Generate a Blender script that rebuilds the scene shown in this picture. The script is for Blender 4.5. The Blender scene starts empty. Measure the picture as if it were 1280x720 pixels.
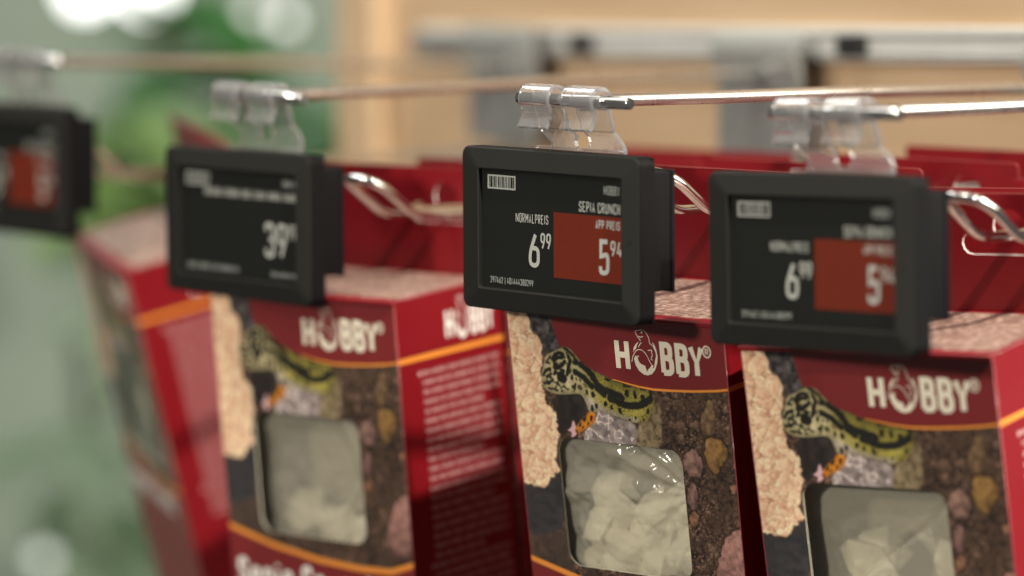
import bpy, bmesh, math, random
import numpy as np
from mathutils import Vector, Matrix, Euler

R = math.radians
MM = 0.001
scene = bpy.context.scene
col = scene.collection

# ------------------------------------------------------------------ camera
cam_data = bpy.data.cameras.new('camera')
cam_data.lens = 141.0
cam_data.sensor_width = 36.0
cam_data.clip_start = 0.05
cam_data.clip_end = 50.0
cam = bpy.data.objects.new('camera', cam_data)
col.objects.link(cam)
fw = Vector((-0.76439779, 0.6390169, -0.08575206)).normalized()
cam.location = (0.88174, -0.75099, 0.08388)
cam.rotation_mode = 'QUATERNION'
cam.rotation_quaternion = fw.to_track_quat('-Z', 'Y')
cam_data.dof.use_dof = True
cam_data.dof.focus_distance = 1.171
cam_data.dof.aperture_fstop = 5.3
scene.camera = cam

# ------------------------------------------------------------------ world and lamps (shop interior, plus added fills)
world = bpy.data.worlds.new('World')
scene.world = world
world.use_nodes = True
bgn = world.node_tree.nodes['Background']
bgn.inputs['Color'].default_value = (1.0, 0.95, 0.88, 1)
bgn.inputs['Strength'].default_value = 0.11

def area(name, loc, target, size, size_y, watts, color):
    d = bpy.data.lights.new(name, 'AREA')
    d.shape = 'RECTANGLE'
    d.size = size; d.size_y = size_y
    d.energy = watts; d.color = color
    o = bpy.data.objects.new(name, d)
    o.location = loc
    o.rotation_mode = 'QUATERNION'
    o.rotation_quaternion = (Vector(target) - Vector(loc)).to_track_quat('-Z', 'Y')
    col.objects.link(o)
    return o

WARM = (1.0, 0.92, 0.80)
area('track_lamp_right', (1.78, -0.28, 1.82), (-0.05, 0.05, 0.0), 0.08, 0.08, 112, WARM)
area('aisle_lamp_front', (0.15, -2.00, 0.45), (0, 0.05, 0), 0.22, 0.14, 23, WARM)
area('track_lamp_front', (-0.30, -1.15, 1.70), (0, 0.1, 0), 0.11, 0.11, 5, WARM)
area('track_lamp_front_left', (-0.90, -1.30, 1.10), (-0.05, 0.1, -0.05), 0.10, 0.10, 9, WARM)
area('aisle_lamp_right', (1.25, 1.05, 0.75), (0.1, 0.07, -0.05), 1.3, 1.1, 50, WARM)
area('overhead_fill', (-0.5, -1.0, 2.5), (-0.1, 0.2, 0), 2.2, 1.6, 25, (1.0, 0.96, 0.90))  # added soft fill: brightens wire tops and clear clip edges
area('background_fill', (-1.9, 0.4, 1.9), (-1.5, 0.9, 0), 0.8, 0.8, 22, (0.97, 1.0, 0.97))  # added fill to light the plants and back wall from above

scene.view_settings.view_transform = 'Standard'
scene.view_settings.look = 'None'
scene.view_settings.exposure = 0.0
scene.view_settings.gamma = 1.0
scene.cycles.use_denoising = True
scene.cycles.max_bounces = 14
scene.cycles.transmission_bounces = 12
scene.cycles.transparent_max_bounces = 16
scene.cycles.caustics_reflective = False
scene.cycles.caustics_refractive = False
scene.cycles.sample_clamp_indirect = 6.0

# ------------------------------------------------------------------ helpers
def lin(c):
    out = []
    for v in c:
        v = v / 255.0
        out.append(v / 12.92 if v <= 0.04045 else ((v + 0.055) / 1.055) ** 2.4)
    return tuple(out)

def tag(o, label=None, cat=None, group=None, kind=None):
    if label: o['label'] = label
    if cat: o['category'] = cat
    if group: o['group'] = group
    if kind: o['kind'] = kind
    return o

def empty(name, loc=(0, 0, 0), rot=(0, 0, 0)):
    o = bpy.data.objects.new(name, None)
    o.empty_display_size = 0.01
    o.location = loc
    o.rotation_mode = 'YXZ'
    o.rotation_euler = rot
    col.objects.link(o)
    return o

def mesh(name, verts, faces, mats, midx=None, smooth=False):
    me = bpy.data.meshes.new(name)
    me.from_pydata([tuple(v) for v in verts], [], [tuple(f) for f in faces])
    if not isinstance(mats, (list, tuple)): mats = [mats]
    for m in mats: me.materials.append(m)
    if midx is not None: me.polygons.foreach_set('material_index', midx)
    if smooth: me.polygons.foreach_set('use_smooth', [True] * len(me.polygons))
    me.update()
    return me

def link(name, me, parent=None):
    o = bpy.data.objects.new(name, me)
    col.objects.link(o)
    if parent: o.parent = parent
    return o

def new_mat(name):
    m = bpy.data.materials.new(name)
    m.use_nodes = True
    nt = m.node_tree
    b = nt.nodes['Principled BSDF']
    return m, nt, b

def pmat(name, color, rough=0.5, metal=0.0, coat=0.0, noise=None, bump=None, spec=0.5, rvar=None):
    """procedural principled material: noise=(scale, amount) colour variation, bump=(scale, strength, distance)"""
    m, nt, b = new_mat(name)
    b.inputs['Base Color'].default_value = (*color, 1)
    b.inputs['Roughness'].default_value = rough
    b.inputs['Metallic'].default_value = metal
    b.inputs['Specular IOR Level'].default_value = spec
    b.inputs['Coat Weight'].default_value = coat
    b.inputs['Coat Roughness'].default_value = 0.12
    tc = nt.nodes.new('ShaderNodeTexCoord')
    if noise:
        n = nt.nodes.new('ShaderNodeTexNoise')
        n.inputs['Scale'].default_value = noise[0]; n.inputs['Detail'].default_value = 6
        nt.links.new(tc.outputs['Object'], n.inputs['Vector'])
        mx = nt.nodes.new('ShaderNodeMix'); mx.data_type = 'RGBA'
        mx.inputs[6].default_value = (*[c * (1 - noise[1]) for c in color], 1)
        mx.inputs[7].default_value = (*[min(1, c * (1 + noise[1])) for c in color], 1)
        nt.links.new(n.outputs['Fac'], mx.inputs[0])
        nt.links.new(mx.outputs[2], b.inputs['Base Color'])
    if rvar:
        n = nt.nodes.new('ShaderNodeTexNoise')
        n.inputs['Scale'].default_value = rvar[0]; n.inputs['Detail'].default_value = 5
        nt.links.new(tc.outputs['Object'], n.inputs['Vector'])
        mr = nt.nodes.new('ShaderNodeMapRange')
        mr.inputs['To Min'].default_value = rough - rvar[1]; mr.inputs['To Max'].default_value = rough + rvar[1]
        nt.links.new(n.outputs['Fac'], mr.inputs['Value'])
        nt.links.new(mr.outputs['Result'], b.inputs['Roughness'])
    if bump:
        n = nt.nodes.new('ShaderNodeTexNoise')
        n.inputs['Scale'].default_value = bump[0]; n.inputs['Detail'].default_value = 4
        nt.links.new(tc.outputs['Object'], n.inputs['Vector'])
        bp = nt.nodes.new('ShaderNodeBump')
        bp.inputs['Strength'].default_value = bump[1]; bp.inputs['Distance'].default_value = bump[2]
        nt.links.new(n.outputs['Fac'], bp.inputs['Height'])
        nt.links.new(bp.outputs['Normal'], b.inputs['Normal'])
    return m

# ------------------------------------------------------------------ materials
M = {}
RED = (0.20, 0.0065, 0.0115)
VEILED_FRONT_RED = (0.180, 0.0175, 0.0185)  # box red with the pale gloss veil mixed into the colour
CREAM = (0.78, 0.72, 0.58)
ORANGE = (0.78, 0.28, 0.045)
M['bezel'] = pmat('label_bezel_plastic', (0.0100, 0.0100, 0.0082), 0.6, noise=(900, 0.18), bump=(5200, 0.25, 0.00006), rvar=(60, 0.06), spec=0.3)
M['side'] = pmat('label_plastic_shaded', (0.0032, 0.0032, 0.0038), 0.62, noise=(700, 0.2), bump=(5200, 0.3, 0.00006), spec=0.12)  # dark label sides and back, colour deepened to offset the right lamp's light
M['screen'] = pmat('ink_screen', (0.0075, 0.0085, 0.0072), 0.5, noise=(400, 0.12), spec=0.22)
M['ink_white'] = pmat('ink_white', (0.37, 0.385, 0.35), 0.6, noise=(3000, 0.06))
M['ink_grey'] = pmat('ink_grey', (0.24, 0.26, 0.24), 0.6, noise=(3000, 0.06))
M['ink_green'] = pmat('ink_grey_green', (0.04, 0.055, 0.05), 0.6)
M['ink_red'] = pmat('ink_red', (0.120, 0.0145, 0.005), 0.55, noise=(900, 0.10), spec=0.2)
M['hole'] = pmat('sensor_hole', (0.004, 0.004, 0.004), 0.7)
M['chrome'] = pmat('chromed_wire', (0.72, 0.71, 0.69), 0.085, metal=1.0, noise=(300, 0.10), bump=(700, 0.12, 0.0001), rvar=(220, 0.03))
M['zinc'] = pmat('zinc_wire', (0.74, 0.73, 0.71), 0.30, metal=1.0, noise=(300, 0.12), bump=(700, 0.25, 0.0001), rvar=(220, 0.1))
M['clamp'] = pmat('dull_zinc', (0.40, 0.42, 0.40), 0.38, metal=0.3, noise=(60, 0.12))
M['steel'] = pmat('brushed_steel', (0.30, 0.31, 0.30), 0.42, metal=0.45, noise=(80, 0.15), bump=(400, 0.1, 0.0002))
M['rail'] = pmat('painted_rail', (0.66, 0.68, 0.65), 0.4, metal=0.0, noise=(40, 0.12))
M['black'] = pmat('black_rubber', (0.010, 0.010, 0.010), 0.6, noise=(200, 0.2))
M['red'] = pmat('red_print', RED, 0.36, coat=0.0, spec=0.4, noise=(60, 0.06), bump=(90, 0.10, 0.0006), rvar=(45, 0.08))
M['front_red'] = pmat('veiled_red_print', VEILED_FRONT_RED, 0.36, noise=(60, 0.06))
M['edge'] = pmat('worn_edge_highlight', (0.27, 0.045, 0.05), 0.4, coat=0.3, noise=(700, 0.35))  # worn box edges, their highlight also put into the paler red
M['cream'] = pmat('cream_print', CREAM, 0.38, noise=(500, 0.03))
M['white'] = pmat('white_print', (0.80, 0.77, 0.72), 0.4, noise=(500, 0.04))
M['pink'] = pmat('pale_small_print', (0.60, 0.36, 0.36), 0.4, noise=(500, 0.1))
M['orange'] = pmat('orange_print', ORANGE, 0.36, noise=(300, 0.06))
M['paper'] = pmat('cut_paper_edge', (0.80, 0.72, 0.68), 0.6, noise=(900, 0.06))
M['card'] = pmat('bare_card', (0.36, 0.32, 0.24), 0.7, noise=(120, 0.1))
M['bone'] = pmat('cuttlebone', (0.78, 0.74, 0.60), 0.65, noise=(180, 0.14), bump=(260, 0.5, 0.0006))
M['wood'] = None

def wood():
    m, nt, b = new_mat('pale_wood')
    tc = nt.nodes.new('ShaderNodeTexCoord')
    mp = nt.nodes.new('ShaderNodeMapping'); mp.inputs['Scale'].default_value = (3, 30, 30)
    nt.links.new(tc.outputs['Object'], mp.inputs['Vector'])
    n = nt.nodes.new('ShaderNodeTexNoise'); n.inputs['Scale'].default_value = 2.0; n.inputs['Detail'].default_value = 8
    nt.links.new(mp.outputs['Vector'], n.inputs['Vector'])
    r = nt.nodes.new('ShaderNodeValToRGB')
    r.color_ramp.elements[0].position = 0.3; r.color_ramp.elements[0].color = (0.50, 0.345, 0.205, 1)
    r.color_ramp.elements[1].position = 0.75; r.color_ramp.elements[1].color = (0.64, 0.47, 0.30, 1)
    nt.links.new(n.outputs['Fac'], r.inputs['Fac'])
    nt.links.new(r.outputs['Color'], b.inputs['Base Color'])
    b.inputs['Roughness'].default_value = 0.45
    return m
M['wood'] = wood()

def clear_plastic():
    m, nt, b = new_mat('clear_acrylic')
    b.inputs['Base Color'].default_value = (0.99, 0.99, 0.99, 1)
    b.inputs['Transmission Weight'].default_value = 1.0
    b.inputs['IOR'].default_value = 1.49
    b.inputs['Roughness'].default_value = 0.025
    tc = nt.nodes.new('ShaderNodeTexCoord')
    n = nt.nodes.new('ShaderNodeTexNoise'); n.inputs['Scale'].default_value = 420; n.inputs['Detail'].default_value = 3
    nt.links.new(tc.outputs['Object'], n.inputs['Vector'])
    bp = nt.nodes.new('ShaderNodeBump'); bp.inputs['Strength'].default_value = 0.12; bp.inputs['Distance'].default_value = 0.0002
    nt.links.new(n.outputs['Fac'], bp.inputs['Height'])
    nt.links.new(bp.outputs['Normal'], b.inputs['Normal'])
    # slight milkiness of moulded plastic
    df = nt.nodes.new('ShaderNodeBsdfDiffuse'); df.inputs['Color'].default_value = (0.95, 0.95, 0.97, 1)
    tl = nt.nodes.new('ShaderNodeBsdfTranslucent'); tl.inputs['Color'].default_value = (0.95, 0.95, 0.97, 1)
    m0 = nt.nodes.new('ShaderNodeMixShader'); m0.inputs[0].default_value = 0.5
    nt.links.new(df.outputs[0], m0.inputs[1]); nt.links.new(tl.outputs[0], m0.inputs[2])
    mx = nt.nodes.new('ShaderNodeMixShader'); mx.inputs[0].default_value = 0.17
    nt.links.new(b.outputs[0], mx.inputs[1]); nt.links.new(m0.outputs[0], mx.inputs[2])
    nt.links.new(mx.outputs[0], nt.nodes['Material Output'].inputs['Surface'])
    return m
M['clear'] = clear_plastic()

def film():
    m, nt, b = new_mat('window_film')
    m.use_transparent_shadow = True
    out = nt.nodes['Material Output']
    tr = nt.nodes.new('ShaderNodeBsdfTransparent'); tr.inputs['Color'].default_value = (0.97, 0.97, 0.955, 1)
    gl = nt.nodes.new('ShaderNodeBsdfGlossy'); gl.inputs['Roughness'].default_value = 0.08
    lw = nt.nodes.new('ShaderNodeLayerWeight'); lw.inputs['Blend'].default_value = 0.5
    pw_ = nt.nodes.new('ShaderNodeMath'); pw_.operation = 'POWER'; pw_.inputs[1].default_value = 4.0
    nt.links.new(lw.outputs['Facing'], pw_.inputs[0])
    fr = nt.nodes.new('ShaderNodeMapRange'); fr.inputs['To Min'].default_value = 0.045; fr.inputs['To Max'].default_value = 0.8
    nt.links.new(pw_.outputs[0], fr.inputs['Value'])
    tc = nt.nodes.new('ShaderNodeTexCoord')
    n = nt.nodes.new('ShaderNodeTexNoise'); n.inputs['Scale'].default_value = 55; n.inputs['Detail'].default_value = 2
    nt.links.new(tc.outputs['Object'], n.inputs['Vector'])
    bp = nt.nodes.new('ShaderNodeBump'); bp.inputs['Strength'].default_value = 0.25; bp.inputs['Distance'].default_value = 0.001
    nt.links.new(n.outputs['Fac'], bp.inputs['Height'])
    nt.links.new(bp.outputs['Normal'], gl.inputs['Normal'])
    mx = nt.nodes.new('ShaderNodeMixShader')
    nt.links.new(fr.outputs[0], mx.inputs[0]); nt.links.new(tr.outputs[0], mx.inputs[1]); nt.links.new(gl.outputs[0], mx.inputs[2])
    nt.links.new(mx.outputs[0], out.inputs['Surface'])
    return m
M['film'] = film()

def bag_mat():
    m, nt, b = new_mat('milky_bag')
    m.use_transparent_shadow = True
    out = nt.nodes['Material Output']
    b.inputs['Base Color'].default_value = (0.88, 0.83, 0.68, 1)
    b.inputs['Roughness'].default_value = 0.10
    b.inputs['Coat Weight'].default_value = 1.0
    b.inputs['Coat Roughness'].default_value = 0.08
    tc = nt.nodes.new('ShaderNodeTexCoord')
    n = nt.nodes.new('ShaderNodeTexNoise'); n.inputs['Scale'].default_value = 60; n.inputs['Detail'].default_value = 2
    nt.links.new(tc.outputs['Object'], n.inputs['Vector'])
    bp = nt.nodes.new('ShaderNodeBump'); bp.inputs['Strength'].default_value = 0.25; bp.inputs['Distance'].default_value = 0.001
    nt.links.new(n.outputs['Fac'], bp.inputs['Height'])
    nt.links.new(bp.outputs['Normal'], b.inputs['Normal'])
    tr = nt.nodes.new('ShaderNodeBsdfTransparent'); tr.inputs['Color'].default_value = (0.95, 0.94, 0.90, 1)
    mx = nt.nodes.new('ShaderNodeMixShader'); mx.inputs[0].default_value = 0.38
    nt.links.new(tr.outputs[0], mx.inputs[1]); nt.links.new(b.outputs[0], mx.inputs[2])
    nt.links.new(mx.outputs[0], out.inputs['Surface'])
    return m
M['bag'] = bag_mat()

def print_mat():
    m, nt, b = new_mat('printed_picture')
    a = nt.nodes.new('ShaderNodeAttribute'); a.attribute_name = 'print'
    nt.links.new(a.outputs['Color'], b.inputs['Base Color'])
    b.inputs['Roughness'].default_value = 0.36
    b.inputs['Coat Weight'].default_value = 0.2
    b.inputs['Coat Roughness'].default_value = 0.15
    tc = nt.nodes.new('ShaderNodeTexCoord')
    n = nt.nodes.new('ShaderNodeTexNoise'); n.inputs['Scale'].default_value = 80; n.inputs['Detail'].default_value = 3
    nt.links.new(tc.outputs['Object'], n.inputs['Vector'])
    bp = nt.nodes.new('ShaderNodeBump'); bp.inputs['Strength'].default_value = 0.08; bp.inputs['Distance'].default_value = 0.0006
    nt.links.new(n.outputs['Fac'], bp.inputs['Height'])
    nt.links.new(bp.outputs['Normal'], b.inputs['Normal'])
    return m
M['print'] = print_mat()

# ------------------------------------------------------------------ shape helpers (all in millimetres, scaled on output)
class MB:
    def __init__(s): s.v = []; s.f = []; s.m = []
    def add(s, vs, fs, mi=0):
        n = len(s.v); s.v += [tuple(c * MM for c in v) for v in vs]
        s.f += [tuple(i + n for i in f) for f in fs]; s.m += [mi] * len(fs)
    def box(s, x0, x1, y0, y1, z0, z1, mi=0, bev=0.0):
        if bev <= 0:
            vs = [(x, y, z) for z in (z0, z1) for y in (y0, y1) for x in (x0, x1)]
            s.add(vs, [(0, 2, 3, 1), (4, 5, 7, 6), (0, 1, 5, 4), (2, 6, 7, 3), (0, 4, 6, 2), (1, 3, 7, 5)], mi)
        else:
            bm = bmesh.new()
            bmesh.ops.create_cube(bm, size=1.0)
            for v in bm.verts:
                v.co = Vector(((x0 + x1) / 2 + v.co.x * (x1 - x0), (y0 + y1) / 2 + v.co.y * (y1 - y0), (z0 + z1) / 2 + v.co.z * (z1 - z0)))
            bmesh.ops.bevel(bm, geom=list(bm.edges), offset=bev, segments=3, profile=0.6, affect='EDGES')
            bm.verts.index_update()
            s.add([tuple(v.co) for v in bm.verts], [[v.index for v in f.verts] for f in bm.faces], mi)
            bm.free()
    def tube(s, pts, r, n=14, cap=True, mi=0, round_end=False):
        P = [Vector(p) for p in pts]
        rs = [r] * len(P)
        if round_end:
            d0 = (P[1] - P[0]).normalized(); d1 = (P[-1] - P[-2]).normalized()
            c = r * 0.25
            P = [P[0], P[0] + d0 * c] + P[1:-1] + [P[-1] - d1 * c, P[-1]]
            rs = [r * 0.8, r] + [r] * (len(P) - 4) + [r, r * 0.8]
        vs = []; fs = []
        ref = None
        for i, p in enumerate(P):
            t = (P[min(i + 1, len(P) - 1)] - P[max(i - 1, 0)]).normalized()
            if ref is None:
                ref = Vector((0, 0, 1)) if abs(t.z) < 0.8 else Vector((1, 0, 0))
            a = (ref - t * ref.dot(t)).normalized(); b = t.cross(a); ref = a
            for k in range(n):
                w = 2 * math.pi * k / n
                vs.append(tuple(p + (a * math.cos(w) + b * math.sin(w)) * rs[i]))
        for i in range(len(P) - 1):
            for k in range(n):
                fs.append((i * n + k, i * n + (k + 1) % n, (i + 1) * n + (k + 1) % n, (i + 1) * n + k))
        if cap:
            fs.append(tuple(range(n - 1, -1, -1))); fs.append(tuple((len(P) - 1) * n + k for k in range(n)))
        s.add(vs, fs, mi)
    def build(s, name, mats, parent=None, smooth=False, angle=None):
        me = mesh(name, s.v, s.f, mats, s.m, smooth)
        o = link(name, me, parent)
        if angle:
            for p in me.polygons: p.use_smooth = True
            me.set_sharp_from_angle(angle=R(angle))
        return o

def fillet(pts, rad, seg=5):
    """round the inner corners of a 3-D polyline"""
    P = [Vector(p) for p in pts]
    out = [P[0]]
    for i in range(1, len(P) - 1):
        a, b, c = P[i - 1], P[i], P[i + 1]
        l = min(rad, (a - b).length * 0.48, (c - b).length * 0.48)
        p0 = b + (a - b).normalized() * l; p1 = b + (c - b).normalized() * l
        for k in range(seg + 1):
            t = k / seg
            out.append(p0 * (1 - t) ** 2 + b * 2 * t * (1 - t) + p1 * t * t)
    out.append(P[-1])
    return out

# ---- stroke lettering: glyph centre lines in a unit box, third value = rounded corner
GL = {
 'A': [[(0, 0), (.5, 1), (1, 0)], [(.2, .3), (.8, .3)]],
 'B': [[(0, 0), (0, 1), (.92, 1, 1), (.92, .53, 1), (0, .53)], [(0, .53), (1, .53, 1), (1, 0, 1), (0, 0)]],
 'C': [[(1, .72), (1, 1, 1), (0, 1, 1), (0, 0, 1), (1, 0, 1), (1, .28)]],
 'E': [[(1, 1), (0, 1), (0, 0), (1, 0)], [(0, .52), (.85, .52)]],
 'H': [[(0, 0), (0, 1)], [(1, 0), (1, 1)], [(0, .5), (1, .5)]],
 'I': [[(.5, 0), (.5, 1)]],
 'L': [[(0, 1), (0, 0), (1, 0)]],
 'M': [[(0, 0), (0, 1)], [(.02, 1), (.5, .35)], [(.5, .35), (.98, 1)], [(1, 1), (1, 0)]],
 'N': [[(0, 0), (0, 1)], [(.03, .97), (.97, .03)], [(1, 0), (1, 1)]],
 'O': [[(.5, 1), (0, 1, 1), (0, 0, 1), (1, 0, 1), (1, 1, 1), (.5, 1)]],
 'P': [[(0, 0), (0, 1), (1, 1, 1), (1, .45, 1), (0, .45)]],
 'R': [[(0, 0), (0, 1), (1, 1, 1), (1, .48, 1), (0, .48)], [(.5, .48), (1, 0)]],
 'S': [[(1, .75), (1, 1, 1), (0, 1, 1), (0, .53, 1), (1, .47, 1), (1, 0, 1), (0, 0, 1), (0, .25)]],
 'U': [[(0, 1), (0, 0, 1), (1, 0, 1), (1, 1)]],
 'Y': [[(0, 1), (.5, .42), (1, 1)], [(.5, .45), (.5, 0)]],
 '0': [[(.5, 1), (0, 1, 1), (0, 0, 1), (1, 0, 1), (1, 1, 1), (.5, 1)]],
 '1': [[(.1, .78), (.6, 1), (.6, 0)]],
 '2': [[(0, .75), (0, 1, 1), (1, 1, 1), (1, .6, 1), (0, 0), (1, 0)]],
 '3': [[(0, .78), (0, 1, 1), (1, 1, 1), (1, .53, 1), (.4, .53)], [(.4, .53), (1, .53, 1), (1, 0, 1), (0, 0, 1), (0, .22)]],
 '4': [[(.5, 1), (0, .24), (1, .24)], [(.72, .5), (.72, 0)]],
 '5': [[(.95, 1), (.06, 1), (.03, .52), (1, .62, 1), (1, 0, 1), (0, 0, 1), (0, .2)]],
 '6': [[(.66, 1), (0, .42, 1), (0, 0, 1), (1, 0, 1), (1, .56, 1), (.16, .56)]],
 '7': [[(0, 1), (1, 1), (.35, 0)]],
 '8': [[(.5, .53), (.05, .53, 1), (.05, 1, 1), (.95, 1, 1), (.95, .53, 1), (.5, .53)], [(.5, .53), (0, .53, 1), (0, 0, 1), (1, 0, 1), (1, .53, 1), (.5, .53)]],
 '9': [[(.34, 0), (1, .58, 1), (1, 1, 1), (0, 1, 1), (0, .44, 1), (.84, .44)]],
 '|': [[(.5, -.15), (.5, 1.1)]],
 'e': [[(0, .32), (1, .32), (1, .66, 1), (0, .66, 1), (0, 0, 1), (.95, 0, 1), (.98, .14)]],
 'p': [[(0, -.32), (0, .66)], [(0, .5), (.1, .66, 1), (1, .66, 1), (1, 0, 1), (.1, 0, 1), (0, .15)]],
 'i': [[(.5, 0), (.5, .66)], [(.5, .86), (.5, 1.0)]],
 'a': [[(.05, .55), (.1, .66, 1), (1, .66, 1), (1, 0)], [(1, .38), (0, .38, 1), (0, 0, 1), (1, 0, 1), (1, .2)]],
 'r': [[(0, 0), (0, .66)], [(0, .45), (.1, .66, 1), (1, .66)]],
 'u': [[(0, .66), (0, 0, 1), (1, 0, 1), (1, .2)], [(1, .66), (1, 0)]],
 'n': [[(0, 0), (0, .66)], [(0, .45), (.1, .66, 1), (1, .66, 1), (1, 0)]],
 'c': [[(1, .5), (1, .66, 1), (0, .66, 1), (0, 0, 1), (1, 0, 1), (1, .16)]],
 'h': [[(0, 0), (0, 1)], [(0, .45), (.1, .66, 1), (1, .66, 1), (1, 0)]],
}

def stroke2d(pts, t):
    """flat ribbon along a 2-D polyline -> verts, faces"""
    P = [Vector((p[0], p[1])) for p in pts]
    P = [p for i, p in enumerate(P) if i == 0 or (p - P[i - 1]).length > 1e-6]
    vs = []; n = len(P)
    for i in range(n):
        a = (P[i] - P[i - 1]).normalized() if i else None
        b = (P[i + 1] - P[i]).normalized() if i < n - 1 else None
        if a is None: a = b
        if b is None: b = a
        na = Vector((-a.y, a.x)); nb = Vector((-b.y, b.x))
        m = na + nb
        if m.length < 1e-3: m = na
        m.normalize()
        k = 1.0 / max(0.72, m.dot(na))
        vs.append(P[i] + m * t / 2 * k); vs.append(P[i] - m * t / 2 * k)
    return vs, [(2 * i, 2 * i + 1, 2 * i + 3, 2 * i + 2) for i in range(n - 1)]

def round2d(pts, rad, seg=4):
    out = []
    for i, p in enumerate(pts):
        if 0 < i < len(pts) - 1 and len(p) > 2 and p[2]:
            a, b, c = (Vector(pts[j][:2]) for j in (i - 1, i, i + 1))
            la = (a - b).length; lc = (c - b).length
            l = min(rad, la * 0.499, lc * 0.499)
            p0 = b + (a - b) / la * l; p1 = b + (c - b) / lc * l
            for k in range(seg + 1):
                t = k / seg
                out.append(tuple(p0 * (1 - t) ** 2 + b * 2 * t * (1 - t) + p1 * t * t))
        else:
            out.append(tuple(p[:2]))
    return out

def glyph(ch, x, z, w, h, t):
    """verts are (x, z, lift): crossing strokes never share a plane"""
    vs = []; fs = []
    for k, st in enumerate(GL.get(ch, [])):
        pts = [(x + t / 2 + p[0] * (w - t), z + t / 2 + p[1] * (h - t)) + tuple(p[2:]) for p in st]
        v, f = stroke2d(round2d(pts, 0.48 * (w - t) + 0.08 * h), t)
        n = len(vs); m = len(v); vs += [(p.x, p.y, 0.012 * k + 0.012 * j / m) for j, p in enumerate(v)]; fs += [tuple(i + n for i in q) for q in f]
    return vs, fs

def text2d(mb, s, x0, z0, width, h, t, to3, gap=0.22, mi=0):
    """lettering filling the given width"""
    adv = [0.45 if c in ' I|1i' else (1.3 if c in 'MN' else 1.0) for c in s]
    tot = sum(adv) + gap * (len(s) - 1)
    u = width / tot
    x = x0
    for i, (c, a) in enumerate(zip(s, adv)):
        if c != ' ':
            v, f = glyph(c, x, z0, a * u, h, t)
            mb.add([to3(p[0], p[1], p[2]) for p in v], f, mi)
        x += (a + gap) * u

def poly_fan(pts):
    bm = bmesh.new()
    vs = [bm.verts.new((p[0], 0, p[1])) for p in pts]
    es = [bm.edges.new((vs[i], vs[(i + 1) % len(vs)])) for i in range(len(vs))]
    bmesh.ops.triangle_fill(bm, edges=es, use_beauty=True)
    bm.verts.index_update()
    out = ([tuple((v.co.x, v.co.z)) for v in bm.verts], [[v.index for v in f.verts] for f in bm.faces])
    bm.free()
    return out

def rrect(x0, x1, z0, z1, r, seg=6):
    out = []
    for cx, cz, a0 in ((x1 - r, z1 - r, 0), (x0 + r, z1 - r, 90), (x0 + r, z0 + r, 180), (x1 - r, z0 + r, 270)):
        for k in range(seg + 1):
            a = R(a0 + 90 * k / seg)
            out.append((cx + r * math.cos(a), cz + r * math.sin(a)))
    return out

def rings(mb, loops, mi=0, cap_first=False, cap_last=False):
    n = len(loops[0]); vs = [p for l in loops for p in l]; fs = []
    for i in range(len(loops) - 1):
        for k in range(n):
            fs.append((i * n + k, i * n + (k + 1) % n, (i + 1) * n + (k + 1) % n, (i + 1) * n + k))
    if cap_first: fs.append(tuple(range(n - 1, -1, -1)))
    if cap_last: fs.append(tuple((len(loops) - 1) * n + k for k in range(n)))
    mb.add(vs, fs, mi)

# ------------------------------------------------------------------ setting: wall, rail
WY = R(-10)
WX = Vector((math.cos(WY), math.sin(WY), 0)); WN = Vector((-math.sin(WY), math.cos(WY), 0)); W0 = Vector((-209, 282, 0))
def wall_pt(s, z, off=0.0):
    p = W0 + WX * s - WN * off
    return Vector((p.x, p.y, z))

def wall_empty(name, s, z, off=0.0):
    o = empty(name, tuple(wall_pt(s, z, off) * MM), (0, 0, WY))
    return o

wl = MB()
wl.box(-292, 335, 0, 18, -330, 260, bev=0)
wall = wl.build('wall', M['wood']); wall.location = tuple(W0 * MM); wall.rotation_euler = (0, 0, WY)
tag(wall, kind='structure')
pw = MB(); pw.box(-326, -292.5, -9, 22, -330, 260, bev=1.2)
post = pw.build('wooden_post', M['wood'], wall)

rail = wall_empty('mounting_rail', 0, 46.5, 2.2)
rail.rotation_euler = (0, R(-1.0), WY)
tag(rail, 'pale grey metal rail fixed across the wooden wall above the boxes', 'rail')
rb = MB(); rb.box(-262, 335, -1.5, 2.0, -6.2, 6.2, bev=0.8); rb.build('rail_profile', M['rail'], rail)
rb = MB(); rb.box(-262, 335, -2.0, -1.55, 2.2, 3.4); rb.box(-262, 335, -2.0, -1.55, -4.6, -3.6); rb.build('rail_lip', M['steel'], rail)
for s in (-122, 67):
    rb = MB(); rb.box(s - 8, s + 8, -5, -1.55, -4.4, 3.6, bev=0.8); rb.build('end_stop', M['black'], rail)
rb = MB(); rb.box(-264, -205, -4, -1.55, -4.6, 3.0, bev=0.6); rb.build('cover_strip', M['steel'], rail)

# ------------------------------------------------------------------ hooks
LABELS = [(-375.066, 54.42, 0.808, 0.559, 0.238, 0.49), (-171.072, 11.55, -7.078, 0.197, 0.637, 0.422),
          (-0.347, -0.861, -0.109, -0.183, 0.684, 0.316), (102.796, 3.904, -2.306, 0.386, 0.053, -1.57)]
BAR_DZ = [1.2, 3.0, 0.0, 1.6]
BAR_Y, BAR_Z = 6.0, 38.6
def frame_of(t):
    return Matrix.Translation(Vector(t[:3])) @ Euler((R(t[4]), R(t[5]), R(t[3])), 'YXZ').to_matrix().to_4x4()

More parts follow.
